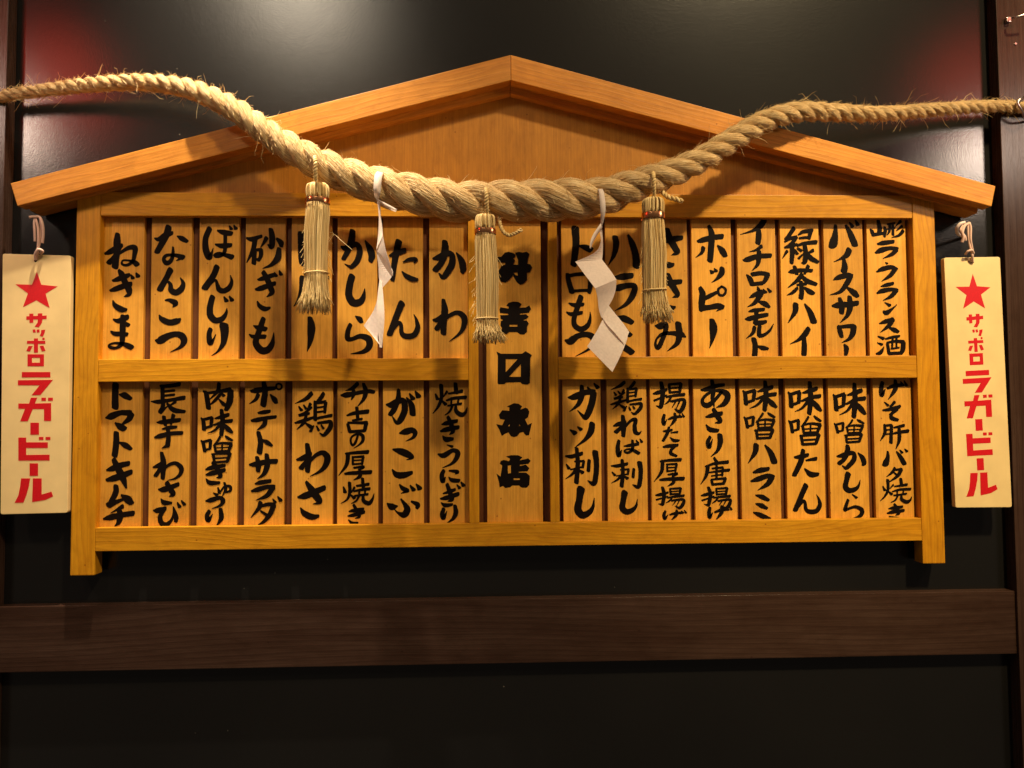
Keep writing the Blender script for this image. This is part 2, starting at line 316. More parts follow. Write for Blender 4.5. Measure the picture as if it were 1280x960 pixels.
# Each plank: (row, left px, right px, reading, zoom origin x, y, [characters]); every character is a list of brush
# strokes "x,y,width ..." traced from the lettering, or "=char@x0,x1,y0,y1" for a repeat of a character written before.
PLANKS = [
('u',128,179.7,'ねぎま',124,268,[
 "ね|122,132,26 120,180,38 118,250,34 112,300,34 106,350,36|40,262,14 75,248,30 120,222,30 150,208,24|140,215,24 100,285,24 66,322,30|95,290,14 150,250,16 200,222,24 238,224,30 236,270,24 222,315,18 185,338,16 152,330,12 160,307,10 200,308,12 235,320,26 252,335,30",
 "ぎ|92,442,14 130,430,28 185,410,26 200,403,20|75,508,14 110,497,28 170,475,30 210,465,28|132,372,16 150,400,32 172,450,32 198,500,34 198,532,24 168,548,6|212,403,8 224,425,22|246,390,8 258,412,26|92,575,8 105,605,24 145,632,32 180,636,18",
 "ま|95,700,10 130,710,26 175,690,30 190,682,24|165,725,24 195,738,22|78,780,10 105,795,24 150,797,24 185,800,22|160,680,30 158,740,32 156,800,30 150,860,24 120,888,16 80,888,18 66,872,12 100,858,12 150,862,18 190,875,30 215,888,30"]),
('u',188.7,239.3,'なんこつ',124,268,[
 "な|370,160,10 400,165,26 450,135,34 485,125,22|462,85,34 450,130,36 420,190,34 385,250,30|520,145,8 550,160,28 585,180,20|492,218,10 492,260,18 480,305,22 450,325,26 430,300,20 445,275,18 480,270,16 520,275,22 558,287,30|560,285,20 515,308,6",
 "ん|475,370,34 450,420,30 405,500,34|405,495,20 440,455,18 460,450,14 475,470,22 480,505,30 510,520,32 545,500,32 560,460,22 540,422,5",
 "こ|440,572,8 470,572,20 508,592,30 492,618,6|400,672,8 420,700,28 470,720,32 520,710,32 540,698,14",
 "つ|375,840,10 405,840,40 460,810,34 510,798,30 550,810,36 565,845,34 540,885,18 475,918,3"]),
('u',248.7,298.8,'ぼんじり',244,268,[
 "ぼ|95,95,30 70,160,30 70,230,34 92,285,34 108,262,16 120,225,4|150,108,12 190,120,30 240,128,26|200,135,20 200,200,20 195,250,20 170,275,18 137,278,18 128,268,10 155,258,14 200,270,22 245,285,30|135,200,10 180,210,28 238,205,22|228,78,8 240,97,20|258,73,8 270,95,22",
 "ん|145,350,32 120,410,32 65,490,36|75,485,20 115,445,20 138,440,14 148,470,20 160,500,28 190,510,28 225,490,28 243,450,18 235,406,4",
 "じ|115,550,30 100,610,32 100,670,34 135,706,32 180,695,28 205,660,18 212,625,4|192,550,8 208,576,24|228,546,8 245,572,24",
 "り|102,765,24 92,800,26 100,855,30 118,840,14 137,800,4|192,740,48 196,790,42 186,860,28 152,912,12 110,942,3"]),
('u',306.8,356.9,'砂ぎも',244,268,[
 "砂|345,158,12 380,165,26 442,145,18|400,170,26 385,240,24 345,320,6|397,250,24 392,325,26|390,240,16 437,233,18|437,233,22 440,270,22 425,308,16|395,303,14 430,298,14|477,158,24 455,195,14 438,218,5|505,100,24 514,150,32 510,215,28 486,202,8|545,162,14 572,188,30 574,212,20|560,230,24 550,290,34 510,335,20 452,360,3",
 "ぎ|420,435,12 450,428,24 520,405,24|405,500,14 440,492,28 530,460,24|455,385,24 480,430,30 500,480,30 512,520,28 478,550,5|528,388,8 540,410,20|562,376,8 572,400,22|415,580,8 430,610,22 465,630,26 498,623,14",
 "も|455,695,26 440,740,30 415,810,30 405,860,34 440,905,38 480,905,36 510,870,30 520,830,16 524,788,4|390,742,8 420,755,26 470,765,26|362,800,8 390,815,22 465,815,24"]),
('u',364.5,415,'レバー',364,268,[
 "レ|68,128,38 66,200,32 70,300,32 90,325,32 140,290,26 190,230,16 215,180,4",
 "バ|80,425,40 72,500,30 52,565,20 18,613,3|145,440,14 180,500,30 215,590,34|190,400,8 205,425,22|225,395,8 240,420,22",
 "ー|125,690,26 135,760,42 125,850,26 107,914,3"]),
('u',422,471.8,'かしら',364,268,[
 "か|335,215,12 365,225,34 410,203,34 445,205,28 458,250,32 440,310,30 405,348,24 385,345,14 358,330,4|410,112,32 402,180,38 380,240,30 350,295,24|495,176,8 525,230,34 538,275,36 530,310,26",
 "し|405,412,36 390,470,36 385,540,38 415,588,40 460,583,36 482,548,24 491,495,4",
 "ら|428,678,6 455,697,28 468,716,22|395,735,22 378,780,26 378,828,28 410,830,22 460,812,26 515,830,36 520,880,34 480,916,22 398,930,4"]),
('u',478.7,528.8,'たん',474,268,[
 "た|72,275,14 110,260,30 170,240,28|130,182,38 115,250,34 100,330,30 88,435,24|160,318,6 200,300,20 245,300,20 232,324,6|152,380,6 180,410,24 220,430,28 252,434,18",
 "ん|150,592,36 115,680,34 70,798,32|90,770,18 125,725,22 145,735,20 150,790,24 180,812,30 230,805,30 256,760,28 250,710,18 231,665,3"]),
('u',536.8,585,'かわ',474,268,[
 "か|360,295,12 400,285,34 450,262,34 485,270,30 485,330,36 452,390,34 425,418,26 398,392,6|438,182,30 440,240,40 415,320,32 375,370,32|516,256,8 550,310,34 560,360,36 555,385,24",
 "わ|428,570,20 437,640,36 430,720,34 428,792,30|362,705,14 395,700,30 435,672,28|430,690,24 385,762,28|430,720,12 460,680,20 520,655,24 562,680,32 568,730,30 540,790,18 468,847,3"]),
('u',702,752,'トロもつ',698,268,[
 "ト|112,92,42 118,180,38 112,250,36 102,335,34|140,210,12 180,220,32 215,235,34",
 "ロ|62,400,24 70,450,28 90,518,30|70,410,20 120,400,20 200,395,22|215,400,30 215,460,28 205,520,22|95,510,16 205,505,16",
 "も|150,550,30 130,610,30 105,690,26 110,740,28 150,765,30 195,740,26 212,690,14 212,650,3|70,592,8 110,605,24 165,600,20|55,652,8 90,665,22 155,655,20",
 "つ|45,840,10 80,845,40 130,810,30 190,800,30 230,820,34 235,860,26 200,900,14 115,946,3"]),
('u',757,806,'ハラミ',698,268,[
 "ハ|378,152,32 385,200,34 370,270,24 333,340,3|465,138,12 490,190,32 515,270,38 520,345,40",
 "ラ|385,420,20 430,415,36 490,408,30|370,510,10 400,490,36 460,475,30 508,480,30 495,540,34 450,600,22 378,642,3",
 "ミ|390,690,20 440,695,36 490,720,28|400,770,20 440,780,32 480,805,26|400,850,14 440,885,34 490,920,34"]),
('u',811.5,859.3,'ささみ',804,268,[
 "さ|50,190,12 100,180,30 200,165,34 255,156,26|158,100,28 175,160,38 210,220,36 225,252,30 188,272,4|80,290,10 120,330,26 170,338,34 200,335,20",
 "さ|50,475,12 110,465,28 190,455,32 250,448,26|163,400,26 180,450,36 210,500,34 228,538,26 195,554,4|80,570,8 120,615,26 180,625,32 212,618,14",
 "み|80,742,10 110,745,36 145,735,34 150,770,26 125,840,26 100,888,26 82,870,16 90,830,12 130,797,20 190,792,22 250,800,34 282,817,10|233,727,34 240,800,36 225,860,26 160,912,3"]),
('u',865,914.6,'ホッピー',804,268,[
 "ホ|365,180,18 400,170,30 460,155,30 525,147,30|437,78,20 455,130,34 452,220,34 445,308,32|400,222,24 390,255,18 350,287,3|496,208,10 525,240,34 545,275,28",
 "ッ|445,373,8 460,387,26|473,360,6 486,378,20|526,360,28 520,395,32 490,430,16 456,454,3",
 "ピ|380,490,22 395,530,34 390,590,36 385,640,22|395,570,20 440,545,24 490,520,18|522,480,12 546,495,14 548,520,14 530,540,14 505,532,14 500,500,14 522,480,12|385,625,34 440,620,28 500,610,32 535,615,18|530,620,20 488,645,4",
 "ー|458,705,28 468,760,44 460,830,24 443,892,3"]),
('u',922.6,970.4,'イチローズモルト',916,268,[
 "イ|212,38,32 180,80,32 130,110,16 50,134,3|172,100,24 174,140,32 168,190,30",
 "チ|192,213,22 155,238,14 110,250,3|70,305,10 100,300,30 170,280,28 252,275,26|175,245,24 175,290,28 165,335,20 128,377,3",
 "ロ|92,402,8 115,430,28 130,468,26|130,400,24 190,392,24 235,400,24|232,400,30 222,430,26 205,455,20|130,465,22 200,458,22",
 "ー|166,482,8 172,502,20",
 "ズ|112,556,6 140,540,24 190,515,26|195,520,28 170,560,28 140,595,20 98,617,3|172,580,12 215,597,30 242,617,18|203,500,8 220,520,18|232,493,8 250,515,20",
 "モ|108,648,8 140,640,22 207,634,20|85,698,10 110,695,26 170,680,26 230,669,22|160,640,22 155,690,26 150,725,26|150,725,26 190,722,26 222,715,18",
 "ル|145,752,22 135,790,20 90,828,3|180,745,22 175,780,24 180,808,24 215,800,18 250,770,14 272,730,3",
 "ト|140,830,28 150,880,30 145,945,30|165,880,12 200,890,26 234,896,16"]),
('u',976.4,1024.8,'緑茶ハイ',916,268,[
 "緑|408,92,24 375,140,22 352,165,16|348,182,12 385,160,18 425,150,18|425,152,20 390,198,22 348,222,12|352,222,10 395,208,22 428,200,14|395,200,24 397,260,26 392,322,22|362,245,18 332,292,4|412,238,14 430,262,18|440,135,10 470,115,20 528,108,24|518,118,24 508,160,18|445,158,12 505,152,16|430,208,12 480,192,18 556,185,24|480,205,22 487,260,26 480,315,26 458,322,4|432,225,12 458,242,16|440,292,14 472,262,8|535,240,20 500,258,8|492,250,10 520,290,26 568,317,18",
 "茶|375,385,10 400,380,26 460,372,22 527,375,20|412,348,20 426,395,22|503,345,22 480,395,14|460,400,24 430,440,22 366,490,3|460,412,18 500,445,26 556,466,20|430,470,12 490,462,18|455,450,22 460,510,26 455,555,28|430,492,18 400,520,18 363,537,3|478,488,12 515,515,28 540,527,18",
 "ハ|420,600,32 415,650,28 368,724,3|480,598,10 515,650,30 540,715,36",
 "イ|505,763,28 480,800,32 440,835,18 383,864,3|475,820,22 477,880,30 475,935,30"]),
('u',1031,1080,'バイスサワー',1024,268,[
 "バ|110,72,16 108,130,30 96,190,48 86,213,38|178,72,12 205,120,30 230,180,36 240,203,34|203,53,8 222,80,22|242,40,8 258,68,22",
 "イ|200,237,34 185,270,32 145,295,14 98,317,3|165,300,18 171,350,34 165,380,36",
 "ス|95,437,6 130,420,28 190,405,28 215,410,26|210,410,30 185,460,30 140,515,20 72,537,3|188,488,12 230,520,34 255,545,24",
 "サ|90,610,14 130,605,36 190,600,30 255,592,28|137,560,20 150,610,32 150,655,28|203,550,24 207,610,34 190,670,24 140,722,3",
 "ワ|128,745,18 140,780,28 150,815,22|140,750,18 190,745,22 225,745,26|230,745,34 225,790,32 200,830,20 153,854,3",
 "ー|168,868,12 182,895,28 176,945,16"]),
('u',1085,1133.7,'山形ラ・フランス酒',1024,268,[
 "山|393,42,18 403,90,26 400,125,24|340,97,8 352,115,20 360,140,18|360,136,20 400,130,18 440,122,16|435,85,14 440,110,20 435,148,14",
 "形|455,65,10 503,58,12|448,100,8 503,90,12|470,65,14 468,110,14 453,137,6|490,60,14 492,135,16|542,46,18 508,80,4|550,80,18 513,110,4|558,110,20 530,140,16 483,154,3",
 "ラ|390,198,12 430,190,26 495,181,20|376,256,12 410,240,30 470,225,22 520,230,22|515,235,26 485,265,22 426,294,3",
 "・|442,320,6 453,328,14",
 "フ|383,383,8 420,365,26 480,352,24 517,365,18|505,368,26 470,410,22 416,446,3",
 "ラ|413,480,8 450,470,22 492,460,18|386,526,10 420,510,26 480,500,22 520,505,18|515,505,26 480,545,22 426,574,3",
 "ン|438,588,6 470,607,20|430,650,18 450,655,28 480,635,16 517,603,3",
 "ス|403,727,8 440,715,24 490,700,22|490,700,28 465,740,24 408,787,3|463,753,8 500,770,26 527,782,18",
 "酒|393,813,8 427,828,20|388,856,6 417,868,18|383,930,12 410,920,22 432,883,5|443,830,10 490,818,16 534,812,14|455,862,16 465,925,20|455,855,12 510,845,16 560,850,22|562,855,26 557,900,26 545,928,20|465,928,18 542,924,18|490,820,12 486,885,10|515,820,12 515,880,10|480,895,10 532,888,10"]),
('l',125.6,177,'トマトキムチ',120,474,[
 "ト|130,35,34 128,100,34 128,188,36|158,103,12 190,108,34 230,130,22",
 "マ|66,258,10 100,248,36 160,225,28 225,225,32|235,233,34 220,265,30 173,302,10|128,292,10 160,315,34 188,330,32",
 "ト|135,358,28 135,420,32 125,508,32|160,423,12 195,440,30 232,464,20",
 "キ|73,606,12 110,595,30 160,575,30 217,561,26|73,672,18 120,660,34 180,640,32 234,618,26|118,535,24 145,590,34 180,660,34 202,725,10",
 "ム|133,712,26 130,760,30 85,842,22|85,840,34 130,820,24 182,800,14|170,773,12 210,800,40 235,825,30",
 "チ|177,848,24 140,870,14 98,892,4|52,932,12 100,920,32 170,905,28 247,894,28|155,870,24 160,910,34 150,955,24 125,980,4"]),
('l',186.5,237,'長芋わさび',120,474,[
 "長|430,45,14 480,45,20 558,34,22|445,45,22 445,150,20|455,82,12 523,75,14|455,110,12 523,103,14|368,148,5 420,150,24 500,138,18 588,124,24|450,150,20 445,190,24 430,215,24|430,222,20 478,180,6|532,150,16 492,177,6|475,162,12 520,205,26 592,216,16",
 "芋|408,288,8 450,285,24 558,272,22|453,250,20 463,305,18|517,240,22 500,300,12|443,332,8 490,322,20 537,318,14|393,388,10 430,378,26 500,362,22 574,358,20|480,320,20 484,390,24 478,440,26|480,440,24 440,460,4",
 "わ|438,490,18 450,560,30 445,660,22|383,587,10 420,575,26 460,552,22|440,580,20 398,642,22|440,620,10 480,575,16 530,560,20 568,590,26 563,630,20 530,660,12 480,674,3",
 "さ|418,735,10 450,735,30 500,720,26 548,700,22|473,690,24 490,725,28 515,765,26 488,782,4|433,797,5 455,822,26 502,825,14",
 "び|383,875,8 410,875,28 462,862,22|458,868,16 428,915,24 438,960,26 472,968,24 505,935,14 517,890,10 515,850,6|517,855,8 534,915,24 532,948,20|543,823,8 558,850,20|570,810,8 590,835,18"]),
('l',246.5,297,'肉味噌きゅうり',240,474,[
 "肉|75,78,10 95,100,24 110,193,26|85,95,14 160,85,16 250,70,26|258,78,32 250,150,34 228,203,24|180,30,20 170,80,20 116,137,4|185,85,8 212,110,18|185,105,18 150,145,16 118,172,5|180,135,8 210,165,20 237,182,12",
 "味|60,258,8 75,280,20 80,335,22|75,270,16 130,255,16|132,258,20 127,310,18|80,327,14 127,313,14|153,262,8 200,250,22 242,237,20|145,305,10 205,285,18 264,277,20|197,205,18 204,290,26 195,370,22|190,300,18 150,340,12 103,360,3|208,298,12 240,330,26 267,354,14",
 "噌|60,408,8 75,430,18 85,480,18|75,418,14 122,405,14|124,408,18 120,460,16|85,472,12 120,463,12|142,442,5 170,412,12 187,383,14|222,378,8 240,392,16 268,408,12|150,440,14 157,475,12|150,435,10 200,425,12 262,430,18|262,434,18 244,478,16|155,483,12 244,478,12|202,430,9 200,478,9|160,458,7 248,454,7|143,505,16 150,555,14|133,500,10 252,492,14|254,495,20 236,548,16|150,555,13 238,548,13|150,528,9 240,523,9",
 "き|93,602,10 130,590,24 217,575,18|96,637,12 140,625,26 217,605,20|138,555,18 165,590,24 190,645,22 163,657,4|93,663,5 120,690,24 182,690,16",
 "ゅ|173,722,8 182,757,18|185,757,8 215,717,11 253,715,16 255,742,14 225,754,10|216,690,12 225,730,16 203,777,5",
 "う|142,758,6 167,772,18|93,812,10 130,805,26 185,790,20 206,810,26 190,840,16 133,863,3|",
 "り|115,880,20 100,910,24 110,943,22 137,898,3|190,865,20 196,920,26 178,958,14 165,972,4"]),
('l',305.6,355.3,'ポテトサラダ',240,474,[
 "ポ|395,80,16 430,75,30 500,65,24 552,60,20|478,20,22 487,80,30 475,172,32|442,103,22 425,135,18 383,164,3|523,103,8 550,135,28 560,155,22|580,28,9 597,40,10 597,58,10 580,68,10 564,58,10 564,38,10 580,28,9",
 "テ|443,225,12 480,220,22 518,214,18|398,276,14 440,270,24 500,258,20 558,251,18|490,265,22 480,305,24 433,340,3",
 "ト|443,355,22 457,420,28 450,488,30|468,403,8 500,420,24 532,442,14",
 "サ|385,570,12 430,565,30 500,550,26 562,547,26|433,520,20 444,570,28 440,610,24|498,503,22 502,570,30 480,630,22 436,664,3",
 "ラ|423,697,10 460,688,24 522,678,20|398,746,12 440,735,26 500,718,22 547,715,20|540,720,30 500,775,24 426,807,3",
 "ダ|457,823,24 445,860,22 393,922,4|450,850,14 500,835,20 548,835,22|545,840,28 520,900,26 480,948,18 440,972,4|458,878,10 500,907,18|538,798,6 555,820,16|572,783,8 592,808,20"]),
('l',365,416,'鶏わさ',360,474,[
 "鶏|157,95,24 120,130,22 48,162,3|72,182,8 90,207,18|105,172,8 120,197,15|150,165,18 128,205,6|158,188,12 110,225,14 73,238,10|75,245,10 140,228,15|48,292,10 100,277,20 168,256,14|122,240,16 105,290,18 62,333,4|115,290,8 152,318,22|237,95,20 215,130,22 180,160,6|182,150,18 182,270,20|185,160,11 248,150,18|252,155,19 245,222,15|185,190,9 245,182,9|185,220,10 245,212,10|185,262,13 240,250,14 290,242,18|200,292,12 250,285,16 285,285,20 280,325,26 240,372,18 212,358,5|152,345,18 172,310,8|192,312,8 205,340,13|222,305,8 237,328,13",
 "わ|128,435,24 137,510,32 130,613,26|60,537,12 100,525,28 150,497,26|130,540,22 88,592,28|130,570,12 180,512,20 230,490,26 262,520,34 253,570,30 215,613,18 148,647,3",
 "さ|68,787,12 110,778,34 170,755,34 242,724,28|122,685,16 160,740,36 203,800,36 210,822,20 168,832,4|83,857,6 110,895,30 160,918,32 202,913,18"]),
('l',421.5,472.5,'升吉の厚焼き',360,474,[
 "升|463,30,22 430,60,20 383,77,4|353,107,10 390,105,30 460,92,20 530,80,22 572,85,20|432,60,16 437,100,20 422,137,6|503,30,16 517,80,26 505,130,20 463,182,3",
 "吉|393,242,10 440,227,20 532,215,24|458,190,18 465,265,18|430,275,11 492,265,14|398,300,16 412,350,20|400,290,12 460,290,14 524,290,20|522,292,22 510,340,20|410,350,16 510,343,16",
 "の|465,375,12 450,420,14 430,440,13 418,415,11 425,385,11 460,365,13 495,375,19 498,410,17 470,440,9 438,460,3",
 "厚|385,497,12 450,490,17 532,485,22|400,497,22 390,570,20 338,642,3|432,517,12 432,567,12|430,520,10 502,515,14|502,518,15 492,567,13|430,542,8 497,538,8|430,567,10 492,562,10|440,590,11 505,583,14 472,607,9|475,602,14 480,645,20 438,672,4|380,630,12 430,625,19 552,619,22",
 "焼|370,718,8 380,752,20|410,690,18 412,750,17 395,800,12 353,828,3|443,722,14 422,757,5|415,770,8 442,792,18|497,662,16 502,720,19|458,711,11 537,700,17|438,747,10 490,736,15 543,730,17|475,735,11 475,768,10|515,730,11 513,763,10|445,777,10 532,766,13|475,777,12 455,810,11 423,828,3|500,770,12 505,810,20 540,826,22 563,800,14 574,762,3",
 "き|408,882,8 440,875,20 502,865,16|400,912,8 440,905,20 507,885,18|438,838,14 460,880,20 475,915,17 448,928,4|403,938,6 430,960,17 464,958,12"]),
('l',478.7,529.7,'がっこぶ',474,474,[
 "が|50,170,12 85,170,36 130,145,32 165,150,32 170,210,34 142,272,32 115,288,20 88,248,5|130,70,18 127,130,28 100,200,30 75,235,26|183,123,8 215,170,30 225,233,32|203,96,8 225,130,26|242,80,8 262,115,30",
 "っ|138,360,10 175,350,34 220,340,30 240,360,26 225,390,16 178,413,3",
 "こ|93,468,10 140,480,34 190,500,36 222,522,18 183,538,4|88,603,8 115,635,30 160,640,34 217,623,20",
 "ぶ|136,702,8 160,730,24 192,743,18 148,760,5|53,828,8 85,850,36 122,846,8|145,798,8 175,840,24 188,870,34 165,903,34 125,890,12 103,868,4|215,815,10 255,835,26 252,858,18|207,708,8 230,738,24|247,700,8 270,728,28"]),
('l',536.8,586.5,'焼きうにぎり',474,474,[
 "焼|376,98,8 388,132,20|413,40,22 415,120,19 395,180,15 358,228,4|452,83,14 428,118,6|415,140,8 442,167,20|508,30,20 514,90,23|463,96,10 552,80,19|448,142,10 500,126,16 577,120,19|482,125,11 480,163,10|530,125,11 525,158,10|458,177,10 547,163,14|490,172,13 470,215,12 438,240,4|510,172,12 515,215,22 550,236,24 575,220,15 587,187,3",
 "き|418,302,8 450,293,24 517,278,20|410,347,12 450,335,26 527,320,22|458,252,18 475,290,24 490,345,24 468,370,4|423,378,6 445,400,28 490,398,18",
 "う|453,438,6 487,450,16|393,500,10 430,508,28 490,475,22 523,490,28 513,530,24 480,565,14 423,590,3",
 "に|430,610,20 418,640,24 425,680,24 442,652,4|468,610,10 522,617,20 508,632,5|463,652,5 485,672,22 532,677,20",
 "ぎ|428,762,8 475,747,20 505,735,16|410,797,10 450,790,24 527,765,22|453,700,18 470,750,24 485,800,22 458,814,4|413,823,6 440,840,22 487,835,14|518,703,6 535,725,18|546,686,8 562,708,22",
 "り|430,865,20 420,900,24 430,925,22 452,878,3|505,843,18 511,890,26 492,930,18 453,958,3"]),
('l',703.6,751.4,'ガツ刺し',698,474,[
 "ガ|66,122,10 105,118,34 170,90,30 235,85,30|235,90,34 220,170,36 187,248,32 165,247,20 128,208,4|155,45,20 155,110,30 130,170,22 73,217,3|193,53,8 220,85,24|237,28,8 260,55,24",
 "ツ|78,338,8 110,360,28|128,318,8 150,335,22|225,298,32 215,350,34 180,400,20 108,457,3",
 "刺|48,513,10 90,515,22 157,495,20|122,462,20 129,560,24 120,688,26|53,568,8 70,595,18|110,548,10 168,545,13|168,547,16 162,588,14|82,602,8 165,584,11|115,603,18 90,635,14 48,664,3|133,603,10 162,622,20|205,540,18 200,610,20|245,485,32 254,560,28 250,640,28 236,695,26 196,676,5",
 "し|150,732,44 140,800,36 130,868,40 160,906,38 205,888,30 230,850,18 239,792,3"]),
('l',759,808.6,'鶏れば刺し',698,474,[
 "=鶏@345,558,12,235",
 "れ|428,245,20 435,310,28 432,378,22|368,312,10 400,300,24 445,287,20|430,312,18 383,352,24|435,330,12 480,278,16 513,270,22 508,310,22 513,352,24 535,362,16 554,345,3",
 "ば|402,410,18 395,460,24 403,508,24 422,472,4|438,447,8 480,440,18 532,433,16|493,408,14 495,455,18 485,480,14 455,490,14 440,477,10 465,466,10 500,475,18 535,494,20|518,406,6 530,425,14|543,398,6 555,418,16",
 "=刺@350,560,532,725",
 "=し@410,528,742,895"]),
('l',813.6,862,'揚げたて厚揚げ',808,474,[
 "揚|98,22,20 110,90,26 100,170,24 92,186,18 66,176,4|48,97,10 80,88,22 135,70,16|53,142,12 135,108,11|152,40,14 157,90,14|150,35,12 228,28,15|230,30,19 222,85,16|155,60,8 222,55,8|155,88,12 222,82,12|133,118,10 185,108,14 252,102,18|165,115,14 150,145,12 123,167,4|165,147,12 247,135,17 247,180,24 222,215,20 190,197,5|197,145,10 173,187,4|222,145,10 198,200,4",
 "げ|120,238,16 112,270,20 118,300,18 137,268,3|148,267,10 180,255,16 227,248,14|190,228,14 190,270,20 153,320,3|220,233,5 232,252,13|238,228,5 250,250,13",
 "た|113,347,8 140,345,16 172,338,12|150,322,14 140,360,18 112,410,16|163,357,6 208,352,13|158,388,5 185,408,18 218,408,12",
 "て|113,452,10 150,445,20 208,440,17|195,445,14 167,470,16 165,495,20 202,512,12",
 "=厚@52,255,528,712","=揚@60,258,715,862","=げ@110,270,868,945"]),
('l',868,920.5,'あさり唐揚げ',808,474,[
 "あ|368,72,12 410,65,26 465,45,22 517,38,18|438,10,20 447,70,26 442,130,20 452,180,8|502,85,18 465,130,18 420,170,28 387,170,26 375,137,18 410,97,16 470,75,16 528,90,32 543,120,32 520,163,28 468,189,4",
 "さ|398,252,10 435,242,24 502,228,24|448,200,22 470,240,28 493,280,24 458,292,4|398,303,6 425,335,26 477,343,20",
 "り|425,385,18 410,420,22 420,453,22 442,398,3|490,372,28 493,420,30 475,475,18 430,517,3",
 "唐|452,525,14 470,552,18|395,582,10 460,561,16 543,552,20|410,582,22 400,640,18 363,700,3|440,595,10 508,588,13|418,622,8 480,613,13 552,605,17|435,645,8 508,635,10|468,565,13 468,660,14|510,590,12 506,642,12|435,672,14 442,703,14|435,668,10 527,660,14|527,662,18 514,697,16|440,701,13 515,695,13",
 "=揚@365,568,715,865","=げ@408,572,840,942"]),
('l',926,975,'味噌ハラミ',918,474,[
 "=味@55,285,8,215","=噌@62,275,220,400","=ハ@92,280,428,565",
 "ラ|128,622,12 170,608,28 227,598,22|113,680,12 160,665,28 220,645,26 262,650,20|250,655,32 220,700,26 156,740,3",
 "ミ|143,773,8 185,785,26 227,806,18|143,830,8 180,842,26 217,861,16|128,888,8 170,905,26 232,932,22"]),
('l',982.7,1030.5,'味噌たん',918,474,[
 "=味@355,580,12,238","=噌@358,582,242,440","=た@392,565,465,650","=ん@395,580,698,895"]),
('l',1036.6,1085,'味噌かしら',1030,474,[
 "=味@58,278,22,262","=噌@65,268,265,425","=か@82,278,435,598","=し@128,242,620,752",
 "ら|188,768,6 217,790,16|160,805,16 145,850,20 140,872,18 165,863,14 210,851,18 250,870,24 250,900,22 215,925,14 158,936,4"]),
('l',1093,1140.6,'げそ肝バタ焼き',1030,474,[
 "=げ@370,555,2,135",
 "そ|403,153,6 427,175,16|470,153,18 443,182,12|393,207,10 440,200,20 507,180,16|500,185,18 465,212,13 437,235,8|492,205,8 452,232,16 452,258,24 492,272,16",
 "肝|405,305,16 405,360,18 376,410,4|405,310,12 447,305,14|450,308,18 446,422,20|408,340,9 447,335,9|405,368,9 447,362,9|468,322,10 532,308,18|453,364,8 500,353,16 560,345,20|500,315,16 502,400,20 480,464,4",
 "=バ@392,560,462,580",
 "タ|472,592,15 455,620,15 418,650,4|465,605,10 517,600,16|515,602,22 490,645,18 432,687,4|463,620,8 492,642,13",
 "=焼@375,585,658,825","=き@420,540,828,935"]),
]
# block letters of the middle plank: (character, origin x, y, scale, outline, holes)
TITLE = [
('升',600,300,6,"122,128 160,125 185,95 215,88 250,98 268,110 262,128 248,140 262,150 250,185 285,185 285,150 263,95 290,88 320,94 350,87 372,105 360,140 355,178 378,182 391,205 375,240 352,246 352,300 330,325 302,335 275,315 246,265 222,297 190,318 155,312 140,270 125,250 150,215 162,190 188,186 190,170 150,168 122,150",["249,244 282,240 282,268 266,262"]),
('吉',600,300,6,"198,490 215,470 250,461 290,465 312,480 296,507 345,505 370,490 383,518 366,545 300,552 300,560 345,556 366,575 346,594 328,598 328,603 350,603 366,625 354,650 352,690 330,708 300,706 280,690 220,690 200,706 170,702 155,682 165,660 153,640 156,606 172,603 172,598 155,590 150,564 213,562 213,553 150,546 146,520 153,504 215,514 215,500",["221,635 281,635 281,649 221,649"]),
('〼',600,430,5.053,"104,47 132,61 265,61 288,45 328,70 318,90 315,245 300,257 266,253 256,241 165,243 155,253 117,254 111,246 113,76",["162,95 238,95 162,178","183,207 258,127 258,207"]),
('本',600,430,5.053,"170,395 190,385 215,373 245,378 266,393 256,414 286,402 302,408 312,428 304,462 285,476 302,511 328,498 310,575 292,578 272,555 252,560 235,582 215,588 195,582 180,558 160,566 138,581 124,545 103,506 140,513 157,478 127,474 119,448 140,418 185,422 186,400",["179,518 188,505 186,520","248,505 255,518 249,518"]),
('店',600,430,5.053,"165,710 195,702 240,702 268,715 250,735 285,727 305,722 320,738 307,756 252,763 252,770 290,762 312,785 300,804 246,806 246,812 290,812 315,832 312,890 295,908 262,906 246,893 205,893 190,905 160,909 146,896 124,905 120,870 104,818 130,838 141,767 125,755 131,738 150,732 184,740 190,724",["175,768 195,765 196,815 177,818","212,848 252,848 252,858 212,858"]),
]
R_ = lambda a,b,c,d: f"{a},{b} {c},{b} {c},{d} {a},{d}"
